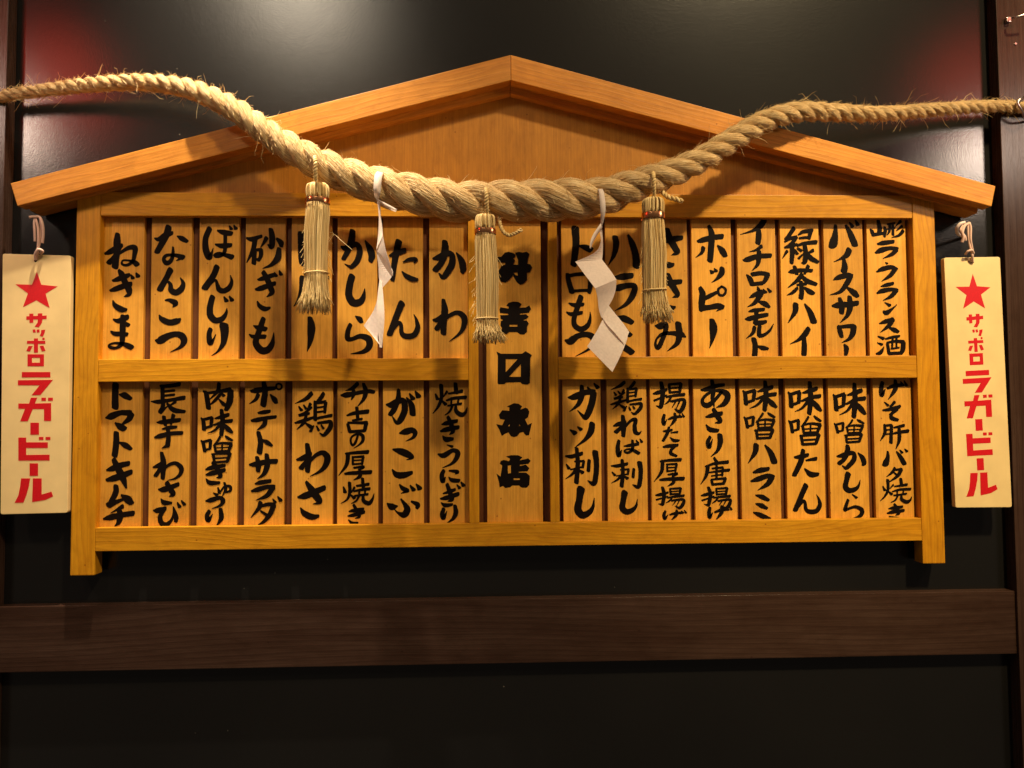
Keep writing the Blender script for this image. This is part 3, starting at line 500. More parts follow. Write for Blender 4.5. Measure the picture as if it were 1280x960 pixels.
# lettering of the hanging signs: (name, scale, origin y, outline, holes)
SIGN = [
('star',6,330,"217,58 250,155 372,168 282,222 312,330 213,272 112,325 150,220 55,152 180,155",[]),
('character',6,330,"138,392 160,392 160,372 190,372 190,390 225,388 225,370 258,370 258,388 290,386 290,412 258,414 255,440 232,475 200,470 222,440 225,415 190,416 190,440 162,442 162,418 138,418",[]),
('character',6,330,["185,492 205,490 208,512 190,515","215,492 235,490 238,512 218,515","250,495 280,492 275,515 262,545 238,540 248,518"],[]),
('character',6,330,["143,576 195,576 195,558 225,558 225,576 280,576 280,598 225,598 225,665 195,665 195,598 143,598","155,615 185,615 165,657 138,652","238,615 265,612 282,650 255,657","267,551 274,554 276,561 273,568 266,570 259,567 257,560 260,553"],[]),
('character',6,330,R_(147,677,270,767),["180,703 240,703 240,740 180,740"]),
('character',5.057,450,[R_(88,76,268,110),"63,128 285,125 205,222 150,222 200,160 63,160"],[]),
('character',5.057,450,["145,238 185,238 170,275 273,272 273,385 228,385 228,310 157,310 125,388 77,388 108,308 66,308 66,275 133,275",R_(212,238,240,258),R_(254,238,284,258)],[]),
('character',5.057,450,R_(142,396,196,472),[]),
('character',5.057,450,["66,490 115,490 115,520 252,520 252,556 115,556 115,600 263,598 263,635 66,636",R_(196,486,224,505),R_(238,486,268,505)],[]),
('character',5.057,450,R_(137,653,190,732),[]),
('character',5.057,450,["83,748 140,748 132,800 118,850 98,901 42,903 66,855 77,800","158,748 213,748 213,850 275,832 285,862 235,885 153,898"],[]),
]
SC = 5.3333
INK = PY-.0003
def to_plane(st, ox, oy):
    out = []
    for x, y, w in st:
        p = at(ox+x/SC, oy+y/SC, INK); out.append((p.x, p.z, (w*1.24+.8)/SC*(INK-CP.y)/(FP*.985)))
    return out
def extents(strokes):
    lo = [1e9, 1e9]; hi = [-1e9, -1e9]
    for st in strokes:
        for x, y, w in crom(st, 4):
            h = w/2*.8
            lo = [min(lo[0], x-h), min(lo[1], y-h)]; hi = [max(hi[0], x+h), max(hi[1], y+h)]
    return lo, hi
BOOK = {}
ORD = ['leftmost', 'second from left', 'third from left', 'fourth from left', 'fifth from left', 'sixth from left', 'seventh from left', 'eighth from left']
zt = {'u': (T2+.006, (M1+M2)/2+.0006), 'l': ((M1+M2)/2-.0006, B1-.006)}
for i, (row, xl, xr, word, ox, oy, chars) in enumerate(PLANKS):
    ym = 358 if row == 'u' else 564
    x0, x1 = at(xl, ym, PY).x, at(xr, ym, PY).x
    z1, z0 = zt[row]
    plank = empty('menu_plank', ((x0+x1)/2, PY+.007, z0))
    j = i % 8; half = 'left' if (i % 16) < 8 else 'right'
    tag(plank, f"narrow menu plank brushed with {word}, {ORD[j]} in the {'upper' if row=='u' else 'lower'} {half} bay", 'menu plank', 'brush-lettered menu planks set side by side in the board')
    plank.rotation_euler.y = random.uniform(-.0014, .0014)
    bo = wbox('plank_board', M['plank'], x0, x1, PY+random.uniform(-.0001, .0001), PY+.007, z0, z1, plank, 'z', .0006)
    for ch in chars:
        if ch[0] == '=':
            nm, bb_ = ch[1:].split('@'); a, b_, c_, d_ = map(float, bb_.split(','))
            src = BOOK[nm]; lo, hi = extents(src)
            fx, fy = (b_-a)/(hi[0]-lo[0]), (d_-c_)/(hi[1]-lo[1]); fw = math.sqrt(fx*fy)
            rs = random.Random(i*7+len(nm))
            st = [[(a+(x-lo[0])*fx+rs.uniform(-1.5, 1.5), c_+(y-lo[1])*fy+rs.uniform(-1.5, 1.5), w*fw) for x, y, w in s] for s in src]
        else:
            nm, rest = ch[0], ch[2:]
            st = [[tuple(map(float, t.split(','))) for t in s.split()] for s in rest.split('|') if s.strip()]
            BOOK[nm] = st
        V, Fc = brush([to_plane(s, ox, oy) for s in st], i)
        cx_ = sum(v[0] for v in V)/len(V); cz_ = sum(v[2] for v in V)/len(V)
        me = mesh('character', [(v[0]-cx_, v[1], v[2]-cz_) for v in V], Fc)
        link('character', me, M['ink'], plank, Vector((cx_, INK, cz_)))
def flat_shape(name, m, outers, holes, Y, parent, conv, depth=.0003):
    """outline(s) with holes as a thin raised plate of paint"""
    V, Fc = [], []
    for oi_, ou in enumerate(outers):
        loops = [[conv(*map(float, t.split(','))) for t in ou.split()]]
        for h in (holes if oi_ == 0 else []): loops.append([conv(*map(float, t.split(','))) for t in h.split()])
        tri = tessellate_polygon([[Vector((x, z, 0)) for x, z in lp] for lp in loops]); b0 = len(V)
        flat = [p for lp in loops for p in lp]; n = len(flat)
        V += [(x, 0, z) for x, z in flat]+[(x, depth, z) for x, z in flat]
        Fc += [tuple(b0+k for k in t) for t in tri]
        s = 0
        for lp in loops:
            for k in range(len(lp)):
                a_, b_ = b0+s+k, b0+s+(k+1) % len(lp); Fc.append((a_, b_, b_+n, a_+n))
            s += len(lp)
    cx_ = sum(v[0] for v in V)/len(V); cz_ = sum(v[2] for v in V)/len(V)
    me = mesh(name, [(v[0]-cx_, v[1], v[2]-cz_) for v in V], Fc)
    bm = bmesh.new(); bm.from_mesh(me); bmesh.ops.recalc_face_normals(bm, faces=bm.faces); bm.to_mesh(me); bm.free()
    return link(name, me, m, parent, Vector((cx_, Y, cz_)))
# middle plank with the shop's block letters
x0, x1 = at(608.6, 560, PY-.002).x, at(678, 560, PY-.002).x
tp = empty('menu_plank', ((x0+x1)/2, PY+.006, B1-.006))
tag(tp, 'tall broad middle plank lettered 升吉〼本店 in thick block characters', 'name plank')
wbox('plank_board', M['plank'], x0, x1, PY-.002, PY+.0065, B1-.0001, T2-.0002, tp, 'z', .0006)
TY = PY-.0023
for nm, ox, oy, sc, out, holes in TITLE:
    flat_shape('character', M['ink'], [out], holes, TY, tp, lambda x, y: (lambda p: (p.x, p.z))(at(ox+x/sc, oy+y/sc, TY)))

# ------------------------------------------------------------------ hanging signs
def sign(side):
    SY = -.004
    c4 = [(3.2, 317), (88.5, 319.5), (84.5, 641), (0.5, 643)] if side < 0 else [(1180, 322), (1250, 321), (1265, 634), (1194.5, 634.5)]
    P = [at(x, y, SY) for x, y in c4]
    g = empty('hanging_sign', (sum(p.x for p in P)/4, SY+.004, P[0].z))
    tag(g, ('cream wooden sign with red star and サッポロラガービール, hanging left of the board' if side < 0 else 'cream wooden sign with red star and サッポロラガービール, hanging right of the board'), 'hanging sign', 'cream signs with red lettering hanging at the roof ends')
    # rounded corners
    pts = []
    for k in range(4):
        p, a, b_ = P[k], P[k-1], P[(k+1) % 4]
        da, db = (a-p).normalized(), (b_-p).normalized(); r = .003
        for t in (0, .25, .5, .75, 1):
            q = p+da*r*(1-t)**2+db*r*t**2; pts.append((q.x, q.z))
    prism('sign_board', M['sign'], pts, 0, .0085, g, .0006, Vector((0, SY, 0)))
    if side < 0: conv0 = lambda u, v: (u, v)
    else:
        # same artwork, carried over by its place on the left sign
        pass
    L4 = [(3.2, 317), (88.5, 319.5), (84.5, 641), (0.5, 643)]
    PL_ = [at(x, y, SY) for x, y in L4]
    wL = ((PL_[1]-PL_[0]).length); hL = (PL_[3]-PL_[0]).length
    ex = (PL_[1]-PL_[0]).normalized(); ez = (PL_[3]-PL_[0]).normalized()
    # target frame
    if side < 0: O, EX, EZ, fx, fz = PL_[0], ex, ez, 1.0, 1.0
    else:
        # star top (1216,342) star tips (1196,364)(1237,363); last letter ends (1210,620)-(1248,617)
        EZ = (P[3]-P[0]).normalized(); EX = (P[1]-P[0]).normalized(); O = P[0]; fx = fz = 1.0
    def conv(u, v):
        q = at(u, v, SY)-PL_[0]
        # oblique coordinates on the left sign
        det = ex.x*ez.z-ex.z*ez.x
        a = (q.x*ez.z-q.z*ez.x)/det; b_ = (ex.x*q.z-ex.z*q.x)/det
        if side > 0: a = a*RSX+RSA; b_ = b_*RSZ+RSB
        w = O+EX*a+EZ*b_; return (w.x, w.z)
    if side > 0:
        def obl(px, py, O_, E1, E2):
            q = at(px, py, SY)-O_; det = E1.x*E2.z-E1.z*E2.x
            return (q.x*E2.z-q.z*E2.x)/det, (E1.x*q.z-E1.z*q.x)/det
        l1, l2, l3 = obl(19.2, 355.5, PL_[0], ex, ez), obl(72, 358, PL_[0], ex, ez), obl(18.3, 628, PL_[0], ex, ez)
        lt = obl(46.2, 339.7, PL_[0], ex, ez)
        r1, r2, r3, rt = obl(1194.5, 357.5, O, EX, EZ), obl(1238, 358.5, O, EX, EZ), obl(1210, 620.5, O, EX, EZ), obl(1216, 342.5, O, EX, EZ)
        RSX = (r2[0]-r1[0])/(l2[0]-l1[0]); RSA = r1[0]-l1[0]*RSX
        RSZ = (r3[1]-rt[1])/(l3[1]-lt[1]); RSB = rt[1]-lt[1]*RSZ
    for nm, sc, oy, out, holes in SIGN:
        outs = out if isinstance(out, list) else [out]
        flat_shape(nm, M['red'], outs, holes, SY-.0002, g, (lambda s_, o_: (lambda x, y: conv(10+x/s_, o_+y/s_)))(sc, oy), .00022)
    return g, P
gl, PL4 = sign(-1)
gr, PR4 = sign(1)
def px_path(pts, n=8):
    """pixels with a depth for each point -> smooth path in the room"""
    return crom([tuple(at(x, y, d)) for x, y, d in pts], n)
# hole and cord of the left sign: a loop hung over a peg under the roof end, with a bunched knot
def hole(g, x, y):
    c = at(x, y, -.0043); V = [tuple(c)]; 
    V = [(c.x+.0022*math.cos(t), c.y, c.z+.0022*math.sin(t)) for t in np.linspace(0, 2*math.pi, 14, endpoint=False)]
    link('cord_hole', mesh('cord_hole', [(v[0]-g.location.x, v[1]-g.location.y, v[2]-g.location.z) for v in V], [tuple(range(14))]), M['ink'], g, g.location)
hole(gl, 44.5, 325.5); hole(gr, 1215.5, 327.5)
tube('cord', M['cord'], px_path([(44.5, 325, -.005), (44, 318, -.009), (47, 312, -.008), (50, 300, -.007), (51, 285, -.006), (50, 273, -.004), (47, 270, .002)]), .0016, gl)
tube('cord', M['cord'], px_path([(45, 325, -.004), (47, 314, -.006), (48, 300, -.010), (47.5, 285, -.009), (45, 275, -.008), (43, 271, -.002)]), .0016, gl)
tube('cord', M['cord'], px_path([(44, 302, -.006), (43.5, 290, -.008), (43, 278, -.008), (45, 271, -.006), (50, 272, -.008), (53, 280, -.010), (54, 292, -.009), (53, 304, -.007)]), .0018, gl)
tube('cord', M['cord'], px_path([(44, 318, -.010), (48, 312, -.013), (53, 314, -.010), (51, 317, -.006)]), .0020, gl)
tube('cord', M['cord'], px_path([(36.5, 271.5, -.012), (40, 271, -.010), (47, 271, -.008)]), .0018, gl)
tube('cord', M['cord'], px_path([(1216, 328, -.0055), (1215.5, 320, -.010), (1214, 314, -.009), (1211, 300, -.008), (1210, 284, -.007), (1211, 278, -.004)]), .0014, gr)
tube('cord', M['cord'], px_path([(1214, 328, -.0045), (1216, 316, -.006), (1213.5, 300, -.010), (1213.5, 284, -.009), (1211, 278, -.006)]), .0014, gr)
tube('cord', M['cord'], px_path([(1207, 318, -.009), (1210, 314, -.013), (1215, 313, -.013), (1217, 317, -.010)]), .0016, gr)
tube('cord', M['cord'], px_path([(1212, 279, -.005), (1206, 282, -.010), (1203, 290, -.013), (1204, 297, -.012), (1202.5, 303, -.010)]), .0020, gr)
tube('cord', M['cord'], px_path([(1204, 282, -.008), (1201, 288, -.011), (1206, 296, -.011), (1207, 301, -.010)]), .0018, gr)
tube('wall_hook', M['peg'], px_path([(1206, 296, .028), (1198, 293, .008), (1196, 286, -.004), (1200, 280, -.008), (1206, 278, -.008)]), .0022, gr)

# ------------------------------------------------------------------ the rope
RP = [(-160, 160, .002, 11), (-60, 132, .004, 12), (0, 121, .004, 13), (60, 112, -.002, 15), (120, 105.5, -.010, 18), (180, 103, -.018, 20), (240, 112, -.030, 24), (290, 135, -.042, 28), (330, 163, -.050, 31), (370, 189, -.056, 36),
      (420, 214, -.060, 41), (470, 231, -.062, 46), (520, 243, -.064, 49), (580, 252, -.066, 50), (640, 251, -.066, 50), (700, 250, -.066, 51), (750, 246, -.066, 46), (800, 230, -.064, 39), (840, 216, -.062, 35),
      (880, 197, -.058, 31), (920, 172, -.052, 29), (960, 150, -.046, 27), (1000, 140, -.040, 25), (1050, 141, -.030, 22), (1100, 142.5, -.022, 19), (1150, 139, -.014, 17), (1200, 135, -.006, 15.5), (1245, 133, -.002, 15), (1272, 134, .000, 14), (1300, 135, .000, 14)]
ctrl = np.array([[*at(x, y, d), w/2*(d-CP.y)/FP*.99] for x, y, d, w in RP])
dense = crom(ctrl, 60)
seg = np.linalg.norm(np.diff(dense[:, :3], axis=0), axis=1); sl = np.concatenate([[0], np.cumsum(seg)])
STEP = .0011; ns = int(sl[-1]/STEP); ss = np.linspace(0, sl[-1], ns)
PX = np.stack([np.interp(ss, sl, dense[:, k]) for k in range(4)], 1)
C, RR = PX[:, :3], PX[:, 3]
T = np.gradient(C, axis=0); T /= np.linalg.norm(T, axis=1)[:, None]
Bn = np.tile(np.array([0, 1., 0]), (ns, 1)); A1 = np.cross(T, Bn); A1 /= np.linalg.norm(A1, axis=1)[:, None]; A2 = np.cross(A1, T)
phase = np.concatenate([[0], np.cumsum(STEP*2*math.pi/(2.45*2*RR[:-1]))])
rope = empty('rope', tuple(at(640, 251, -.066))); RL = np.array(rope.location)
tag(rope, 'thick twisted hemp rope swagged across the front of the menu board', 'rope')
SD = 54
def vn(x, y, s): return noise.noise(Vector((x, y, s)))
strand_paths = []
for k in range(3):
    ph = -phase+k*2*math.pi/3
    off = RR*.515
    cc = C+A1*(off*np.cos(ph))[:, None]+A2*(off*np.sin(ph))[:, None]
    TT = np.gradient(cc, axis=0); TT /= np.linalg.norm(TT, axis=1)[:, None]
    e1 = cc-C; e1 -= TT*np.sum(e1*TT, axis=1)[:, None]; e1 /= np.linalg.norm(e1, axis=1)[:, None]; e2 = np.cross(TT, e1)
    sr_ = RR*.525
    th = np.linspace(0, 2*math.pi, SD, endpoint=False)
    # yarn ridges: fibres lie along the strand with a slow counter-twist
    ridge = np.zeros((ns, SD)); nyar = 17
    yp = np.random.default_rng(k).uniform(0, 6.28, 8)
    tw = phase*1.15
    A = th[None, :]+tw[:, None]
    s_n = ss/.02
    ridge += .085*np.abs(np.sin(A*nyar/2+np.sin(s_n*.9+yp[0])[:, None]*.9))**.7+.03*np.abs(np.sin(A*15.5+np.sin(s_n*1.7+yp[4])[:, None]*1.6))
    ridge += .030*np.sin(A*5+yp[1]+np.sin(s_n*.5+yp[2])[:, None]*1.5)
    ridge += .025*np.sin(A*3+(s_n*.8)[:, None]+yp[3])
    ridge += np.random.default_rng(k+5).normal(0, .012, (ns, SD))
    rad = sr_[:, None]*(1-.035+ridge)
    # strands press flat against each other towards the rope's axis
    ctt = np.cos(th)[None, :]; rad = rad*(1-.10*np.clip(-ctt, 0, 1))
    Vt = cc[:, None, :]+rad[:, :, None]*(np.cos(th)[None, :, None]*e1[:, None, :]+np.sin(th)[None, :, None]*e2[:, None, :])
    V = (Vt-RL).reshape(-1, 3)
    i0 = np.arange(ns-1)[:, None]*SD; j = np.arange(SD)[None, :]; j2 = (j+1) % SD
    Fq = np.stack([i0+j, i0+j2, i0+SD+j2, i0+SD+j], -1).reshape(-1, 4)
    me = bpy.data.meshes.new('strand'); me.vertices.add(len(V)); me.vertices.foreach_set('co', V.ravel())
    me.loops.add(Fq.size); me.loops.foreach_set('vertex_index', Fq.ravel().astype(np.int32))
    me.polygons.add(len(Fq)); me.polygons.foreach_set('loop_start', np.arange(0, Fq.size, 4, dtype=np.int32)); me.update(calc_edges=True)
    uvl = me.uv_layers.new(name='UVMap')
    u = np.repeat(ss, SD).reshape(ns, SD); v_ = (A/(2*math.pi))
    uu = np.stack([u[:-1], u[:-1], u[1:], u[1:]], -1).reshape(-1)
    vj = v_; vj2 = np.roll(v_, -1, axis=1).copy(); vj2[:, -1] += 1.0
    vv = np.stack([vj[:-1], vj2[:-1], vj2[1:], vj[1:]], -1).reshape(-1)
    uvl.data.foreach_set('uv', np.stack([uu, vv], 1).ravel())
    link('strand', me, M['rope'], rope, rope.location, None, True)
    strand_paths.append((cc, e1, e2, sr_, TT))
# stray fibres standing off the strands
V, Fc = [], []
for q in range(11000):
    k = rng.integers(3); cc, e1, e2, sr_, TT = strand_paths[k]
    i = int(rng.uniform(90, ns-5)); a = rng.uniform(-1.7, 1.7)
    nrm = math.cos(a)*e1[i]+math.sin(a)*e2[i]; tan = -math.sin(a)*e1[i]+math.cos(a)*e2[i]
    p = cc[i]+nrm*sr_[i]*.985
    long_ = rng.random() < .035
    Ln = rng.uniform(.003, .009) if not long_ else rng.uniform(.012, .026)
    lift = rng.uniform(.05, .45) if not long_ else rng.uniform(.25, .7)
    d = TT[i]*(1 if rng.random() < .7 else -1)+tan*rng.normal(0, .4); d /= np.linalg.norm(d)
    pts = [p, p+d*Ln*.4+nrm*Ln*lift*.35, p+d*Ln*.75+nrm*Ln*lift*.8+rng.normal(0, .0007, 3), p+d*Ln+nrm*Ln*lift+rng.normal(0, .0016, 3)]
    r = rng.uniform(.00014, .00028)
    tube_arrays(np.array(pts)-RL, [r, r, r*.8, r*.3], 3, V, Fc, False)
tag(link('loose_fibres', mesh('loose_fibres', V, Fc), M['hair'], rope, rope.location), kind='stuff')
# nails that hold the rope against the bargeboards
def nail(x, y, tilt, lab):
    a = np.array(at(x, y, BY+.004)); b_ = a+np.array([tilt*.004, -.030, .002]); g = empty('nail', tuple(a)); tag(g, lab, 'nail', 'dark nails holding up the rope')
    tube('nail_shank', M['nail'], [a, b_], .0015, g, 8); tube('nail_head', M['nail'], [b_, b_+np.array([0, -.0012, 0])], .0036, g, 14, False)
nail(306, 158, -.3, 'dark nail under the rope on the left roof board')
nail(968, 162, .3, 'dark nail under the rope on the right roof board')

# ------------------------------------------------------------------ tassels
def twist_cord(name, m, path, r, parent, turns_per=.0075):
    P = np.asarray(path, float); seg_ = np.concatenate([[0], np.cumsum(np.linalg.norm(np.diff(P, axis=0), axis=1))])
    n = max(12, int(seg_[-1]/.0009)); s_ = np.linspace(0, seg_[-1], n); Q = np.stack([np.interp(s_, seg_, P[:, k]) for k in range(3)], 1)
    t = np.gradient(Q, axis=0); t /= np.linalg.norm(t, axis=1)[:, None]; a = np.cross(t, [0, 1., 0.02]); a /= np.linalg.norm(a, axis=1)[:, None]; b_ = np.cross(t, a)
    V, Fc = [], []
    for k in (0, 1):
        ph = s_*2*math.pi/turns_per+k*math.pi
        tube_arrays(Q+r*.5*(a*np.cos(ph)[:, None]+b_*np.sin(ph)[:, None])-np.array(parent.location), r*.58, 8, V, Fc)
    return link(name, mesh(name, V, Fc), m, parent, parent.location, None, True)
def tassel(cord, head, band, body, tie, Y, label, seed, lean=0.0, tail=None):
    """all measured in photo pixels at depth Y: cord (x,y0,y1), head (x0,x1,y0,y1), band (y0,y1), body (x0t,x1t,x0b,x1b,y1), tie y"""
    rg = np.random.default_rng(seed); px = (Y-CP.y)/FP
    top = np.array(at((head[0]+head[1])/2, head[2], Y)); g = empty('straw_tassel', tuple(top))
    tag(g, label, 'tassel', 'straw tassels hanging from the rope'); G = np.array(g.location)
    P = lambda x, y: np.array(at(x, y, Y))
    # cord comes down over the front of the rope
    p0 = np.array(at(cord[0], cord[1]-7, Y-.004)); 
    twist_cord('hanging_cord', M['straw'], crom([np.array(at(cord[0]-1, cord[1]-5, Y+.006)), np.array(at(cord[0], cord[1], Y-.012)), np.array(at(cord[0]+.4, (cord[1]+cord[2])/2, Y-.012)), np.array(at(cord[0]+.6, cord[2]+2, Y-.002)), P(cord[0], cord[2]+8)], 6), .0027, g)
    # rows through the bundle: (y px, centre x, half width)
    hx, hw = (head[0]+head[1])/2, (head[1]-head[0])/2
    bt0, bt1 = band
    rows = [(head[2]+.5, hx, hw*.55), (head[2]+3, hx, hw*.9), ((head[2]+bt0)/2, hx, hw*.98), (bt0, hx, hw*.92), ((bt0+bt1)/2, hx, hw*.86), (bt1+1, hx, hw*.93),
            (bt1+12, hx, hw*1.0), ((bt1+tie)/2, (body[0]+body[1])/2, (body[1]-body[0])/2*1.0), (tie, (body[0]+body[1])/2+lean*.3, (body[1]-body[0])/2*.95), ((tie+body[4])/2, (body[0]+body[1]+body[2]+body[3])/4, (body[3]-body[2]+body[1]-body[0])/4),
            (body[4], (body[2]+body[3])/2, (body[3]-body[2])/2)]
    def strand_at(u, v, rows_, jit):
        pts = []
        for (y, x, hw_) in rows_:
            q = P(x+u*hw_, y); q[1] = Y+v*hw_*px*.8; pts.append(q)
        pts = np.array(pts); pts[1:] += rg.normal(0, jit, (len(pts)-1, 3)); return pts
    def disc(edge=False):
        a = rg.uniform(0, 2*math.pi); r = math.sqrt(rg.uniform(.55 if edge else 0, 1)); return r*math.cos(a), r*math.sin(a)
    V, Fc = [], []
    for q in range(430):
        u, v = disc(q < 330); r_ = list(rows[4:]); e = r_[-1]; r_[-1] = (e[0]+rg.uniform(-10, 5), e[1]+rg.normal(0, 2.2), e[2]*rg.uniform(.88, 1.14))
        pts = strand_at(u, v, r_, .00042); r = rg.uniform(.00028, .00062)
        tube_arrays(crom(pts, 3)-G, np.linspace(r, r*.75, (len(pts)-1)*3+1), 5, V, Fc)
    tag(link('straw', mesh('straw', V, Fc), M['straw'], g, g.location, None, True), kind='stuff')
    V, Fc = [], []
    for q in range(170):
        u, v = disc(q < 130); r_ = list(rows[0:4]); y, x, w_ = r_[3]; r_[3] = (y+rg.uniform(-4, 3), x, w_*1.02)
        pts = strand_at(u, v, r_, .00018); r = rg.uniform(.0005, .0009)
        tube_arrays(crom(pts, 3)-G, r, 5, V, Fc)
    tag(link('tassel_head', mesh('tassel_head', V, Fc), M['straw'], g, g.location, None, True), kind='stuff')
    def band_mesh(name, m, y0, y1, cx, hw_, bulge, segs=40, th=.0):
        V, Fc = [], []; rws = 5
        for i in range(rws):
            y = y0+(y1-y0)*i/(rws-1); c = P(cx, y); rr_ = hw_*px*(1+bulge*math.sin(math.pi*i/(rws-1)))
            for k in range(segs):
                t = 2*math.pi*k/segs; V.append((c[0]+rr_*math.cos(t), Y+rr_*.84*math.sin(t), c[2]))
        for i in range(rws-1):
            for k in range(segs): Fc.append((i*segs+k, i*segs+(k+1) % segs, (i+1)*segs+(k+1) % segs, (i+1)*segs+k))
        return link(name, mesh(name, np.array(V)-G, Fc), m, g, g.location, None, True)
    band_mesh('copper_band', M['copper'], bt0, bt1, hx, hw*1.06, .02)
    # straw tied round the skirt
    c = P(rows[8][1], tie); w_ = rows[8][2]*px*1.06; pts = []
    for t in np.linspace(0, 2*math.pi, 40): pts.append((c[0]+w_*math.cos(t), Y+w_*.86*math.sin(t), c[2]+.0006*math.sin(t*1.0+seed)+.0008*math.cos(t)))
    tube('straw_tie', M['straw'], pts, .00085, g, 8)
    # flyaway straws
    V, Fc = [], []
    for q in range(44):
        s_ = 1 if rg.random() < .5 else -1; y0 = rg.uniform(bt1+25, body[4]-8); a = P(hx+s_*hw*.9, y0); L_ = rg.uniform(.006, .018)
        b_ = a+np.array([s_*L_*rg.uniform(.15, .6), -.003, -L_*rg.uniform(.3, 1)]); mid_ = (a+b_)/2+rg.normal(0, .001, 3)
        tube_arrays(crom([a, mid_, b_], 4)-G, .00028, 4, V, Fc)
    tag(link('flyaway_straw', mesh('flyaway_straw', V, Fc), M['straw'], g, g.location), kind='stuff')
    return g
t1 = tassel((394, 200, 229), (382.5, 411.5, 229, 248), (248.5, 255), (380.5, 410, 375, 412, 388), 342, -.076, 'straw tassel with copper band, leftmost of three, below the rope', 3)
t2 = tassel((608, 240, 268), (594, 619.5, 268, 287), (287, 293), (595, 622.5, 594, 630, 425), 398.5, -.088, 'straw tassel with copper band, middle of three, beside the block lettering', 11, 1)
t3 = tassel((817, 220, 247), (802.5, 830.5, 247, 267), (267, 274), (803, 833, 804, 839, 399), 362.5, -.078, 'straw tassel with copper band, rightmost of three, below the rope', 19)
V, Fc = [], []
for pts in ([(410, 300, -.070), (417, 293, -.074), (428, 302, -.080), (440, 312, -.082)], [(411, 290, -.068), (417, 293, -.074), (408, 308, -.074), (412, 325, -.074), (416, 340, -.074)]):
    tube_arrays(px_path(pts, 4)-np.array(t1.location), .00028, 5, V, Fc)
tag(link('flyaway_straw', mesh('flyaway_straw', V, Fc), M['straw'], t1, t1.location), kind='stuff')
twist_cord('cord_tail', M['straw'], px_path([(622, 262, -.070), (624, 275, -.076), (628, 288, -.080), (636, 294, -.082), (645, 291, -.084), (652, 287, -.086)]), .0026, t2)
twist_cord('cord_tail', M['straw'], px_path([(828, 240, -.064), (835, 246, -.072), (842, 248, -.076), (848, 250, -.078), (853, 252, -.078)]), .0034, t3, .012)

# ------------------------------------------------------------------ folded paper streamers
def paper(label, panels):
    allp = [p for _, q in panels for p in q]
    c = at(allp[0][0], allp[0][1], allp[0][2]); g = empty('paper_streamer', tuple(c)); tag(g, label, 'paper streamer', 'folded white paper streamers on the rope')
    for nm, poly in panels:
        pts = [at(x, y, d) for x, y, d in poly]; n = len(pts); ctr = sum(pts, Vector())/n
        bm = bmesh.new(); vs = [bm.verts.new(p-Vector(g.location)) for p in pts]; bm.faces.new(vs)
        bmesh.ops.triangulate(bm, faces=bm.faces[:])
        me = bpy.data.meshes.new(nm); bm.to_mesh(me); bm.free()
        o = link(nm, me, M['paper'], g, g.location)
        md = o.modifiers.new('thickness', 'SOLIDIFY'); md.thickness = .00022; md.offset = 0
    return g
def ribbon_panel(left, right, n=8):
    """two edges (px,py,depth) -> smooth strip outline as quads"""
    return left, right
def strip(g, nm, left, right):
    Lp = px_path(left, 5)-np.array(g.location); Rp = px_path(right, 5)-np.array(g.location); n = len(Lp)
    V = list(Lp)+list(Rp); Fc = [(i, i+1, n+i+1, n+i) for i in range(n-1)]
    o = link(nm, mesh(nm, V, Fc), M['paper'], g, g.location, None, nm != 'paper_fold'); md = o.modifiers.new('thickness', 'SOLIDIFY'); md.thickness = .00022; md.offset = 0
    return o
pa = empty('paper_streamer', tuple(at(473, 216, -.09))); tag(pa, 'narrow twisted white paper streamer hanging from the rope left of centre', 'paper streamer', 'folded white paper streamers on the rope')
strip(pa, 'paper_strip', [(472, 213, -.075), (468, 220, -.094), (467, 236, -.098), (468.5, 247, -.092)], [(481, 213, -.075), (477.5, 221, -.094), (476, 238, -.098), (473, 250, -.090)])
strip(pa, 'paper_strip', [(470, 248, -.091), (484, 255, -.100), (496, 261.5, -.108)], [(473, 252, -.090), (484, 261, -.096), (495, 265, -.106)])
strip(pa, 'paper_strip', [(471.5, 250, -.091), (473.5, 270, -.084), (472.5, 295, -.080), (470, 315, -.078)], [(475, 252, -.091), (476, 270, -.090), (478, 285, -.090), (478.5, 296, -.092)])
strip(pa, 'paper_fold', [(478.5, 294, -.092), (482, 312, -.096), (487, 328, -.098), (491, 343, -.097)], [(470.5, 314, -.078), (475, 317, -.084), (482, 325, -.092), (491, 345, -.097)])
strip(pa, 'paper_fold', [(470.5, 314, -.078), (473, 332, -.078), (473.5, 345, -.078), (475, 354, -.080)], [(478, 319, -.082), (486, 330, -.088), (491, 343, -.094), (478, 360, -.083)])
strip(pa, 'paper_fold', [(474.5, 349, -.081), (472, 370, -.084), (471, 392, -.088), (474.5, 434, -.094)], [(477.5, 352, -.083), (479.5, 375, -.090), (480.5, 400, -.096), (477.5, 434.5, -.095)])
strip(pa, 'paper_fold', [(474, 366, -.080), (467, 388, -.072), (455.5, 406, -.066), (456, 407, -.066)], [(477, 372, -.082), (477, 395, -.082), (472, 422, -.082), (476, 433, -.092)])
pb = empty('paper_streamer', tuple(at(750, 238, -.09))); tag(pb, 'broad zigzag folded white paper streamer hanging from the rope right of centre', 'paper streamer', 'folded white paper streamers on the rope')
strip(pb, 'paper_strip', [(746, 236, -.080), (748.5, 240, -.095), (750.5, 262, -.098), (751, 281, -.090)], [(752, 235, -.080), (755, 241, -.095), (757, 262, -.098), (753, 283, -.090)])
strip(pb, 'paper_strip', [(751, 279, -.091), (742, 292, -.096), (738, 302, -.100), (737, 310, -.100)], [(753, 284, -.089), (747, 293, -.090), (742, 302, -.094), (738.5, 311, -.099)])
strip(pb, 'paper_fold', [(749, 286, -.088), (751, 303, -.086), (743, 316, -.088), (719.5, 327, -.100)], [(752.5, 285, -.089), (753.5, 300, -.078), (753.5, 314, -.074), (752.5, 325, -.076)])
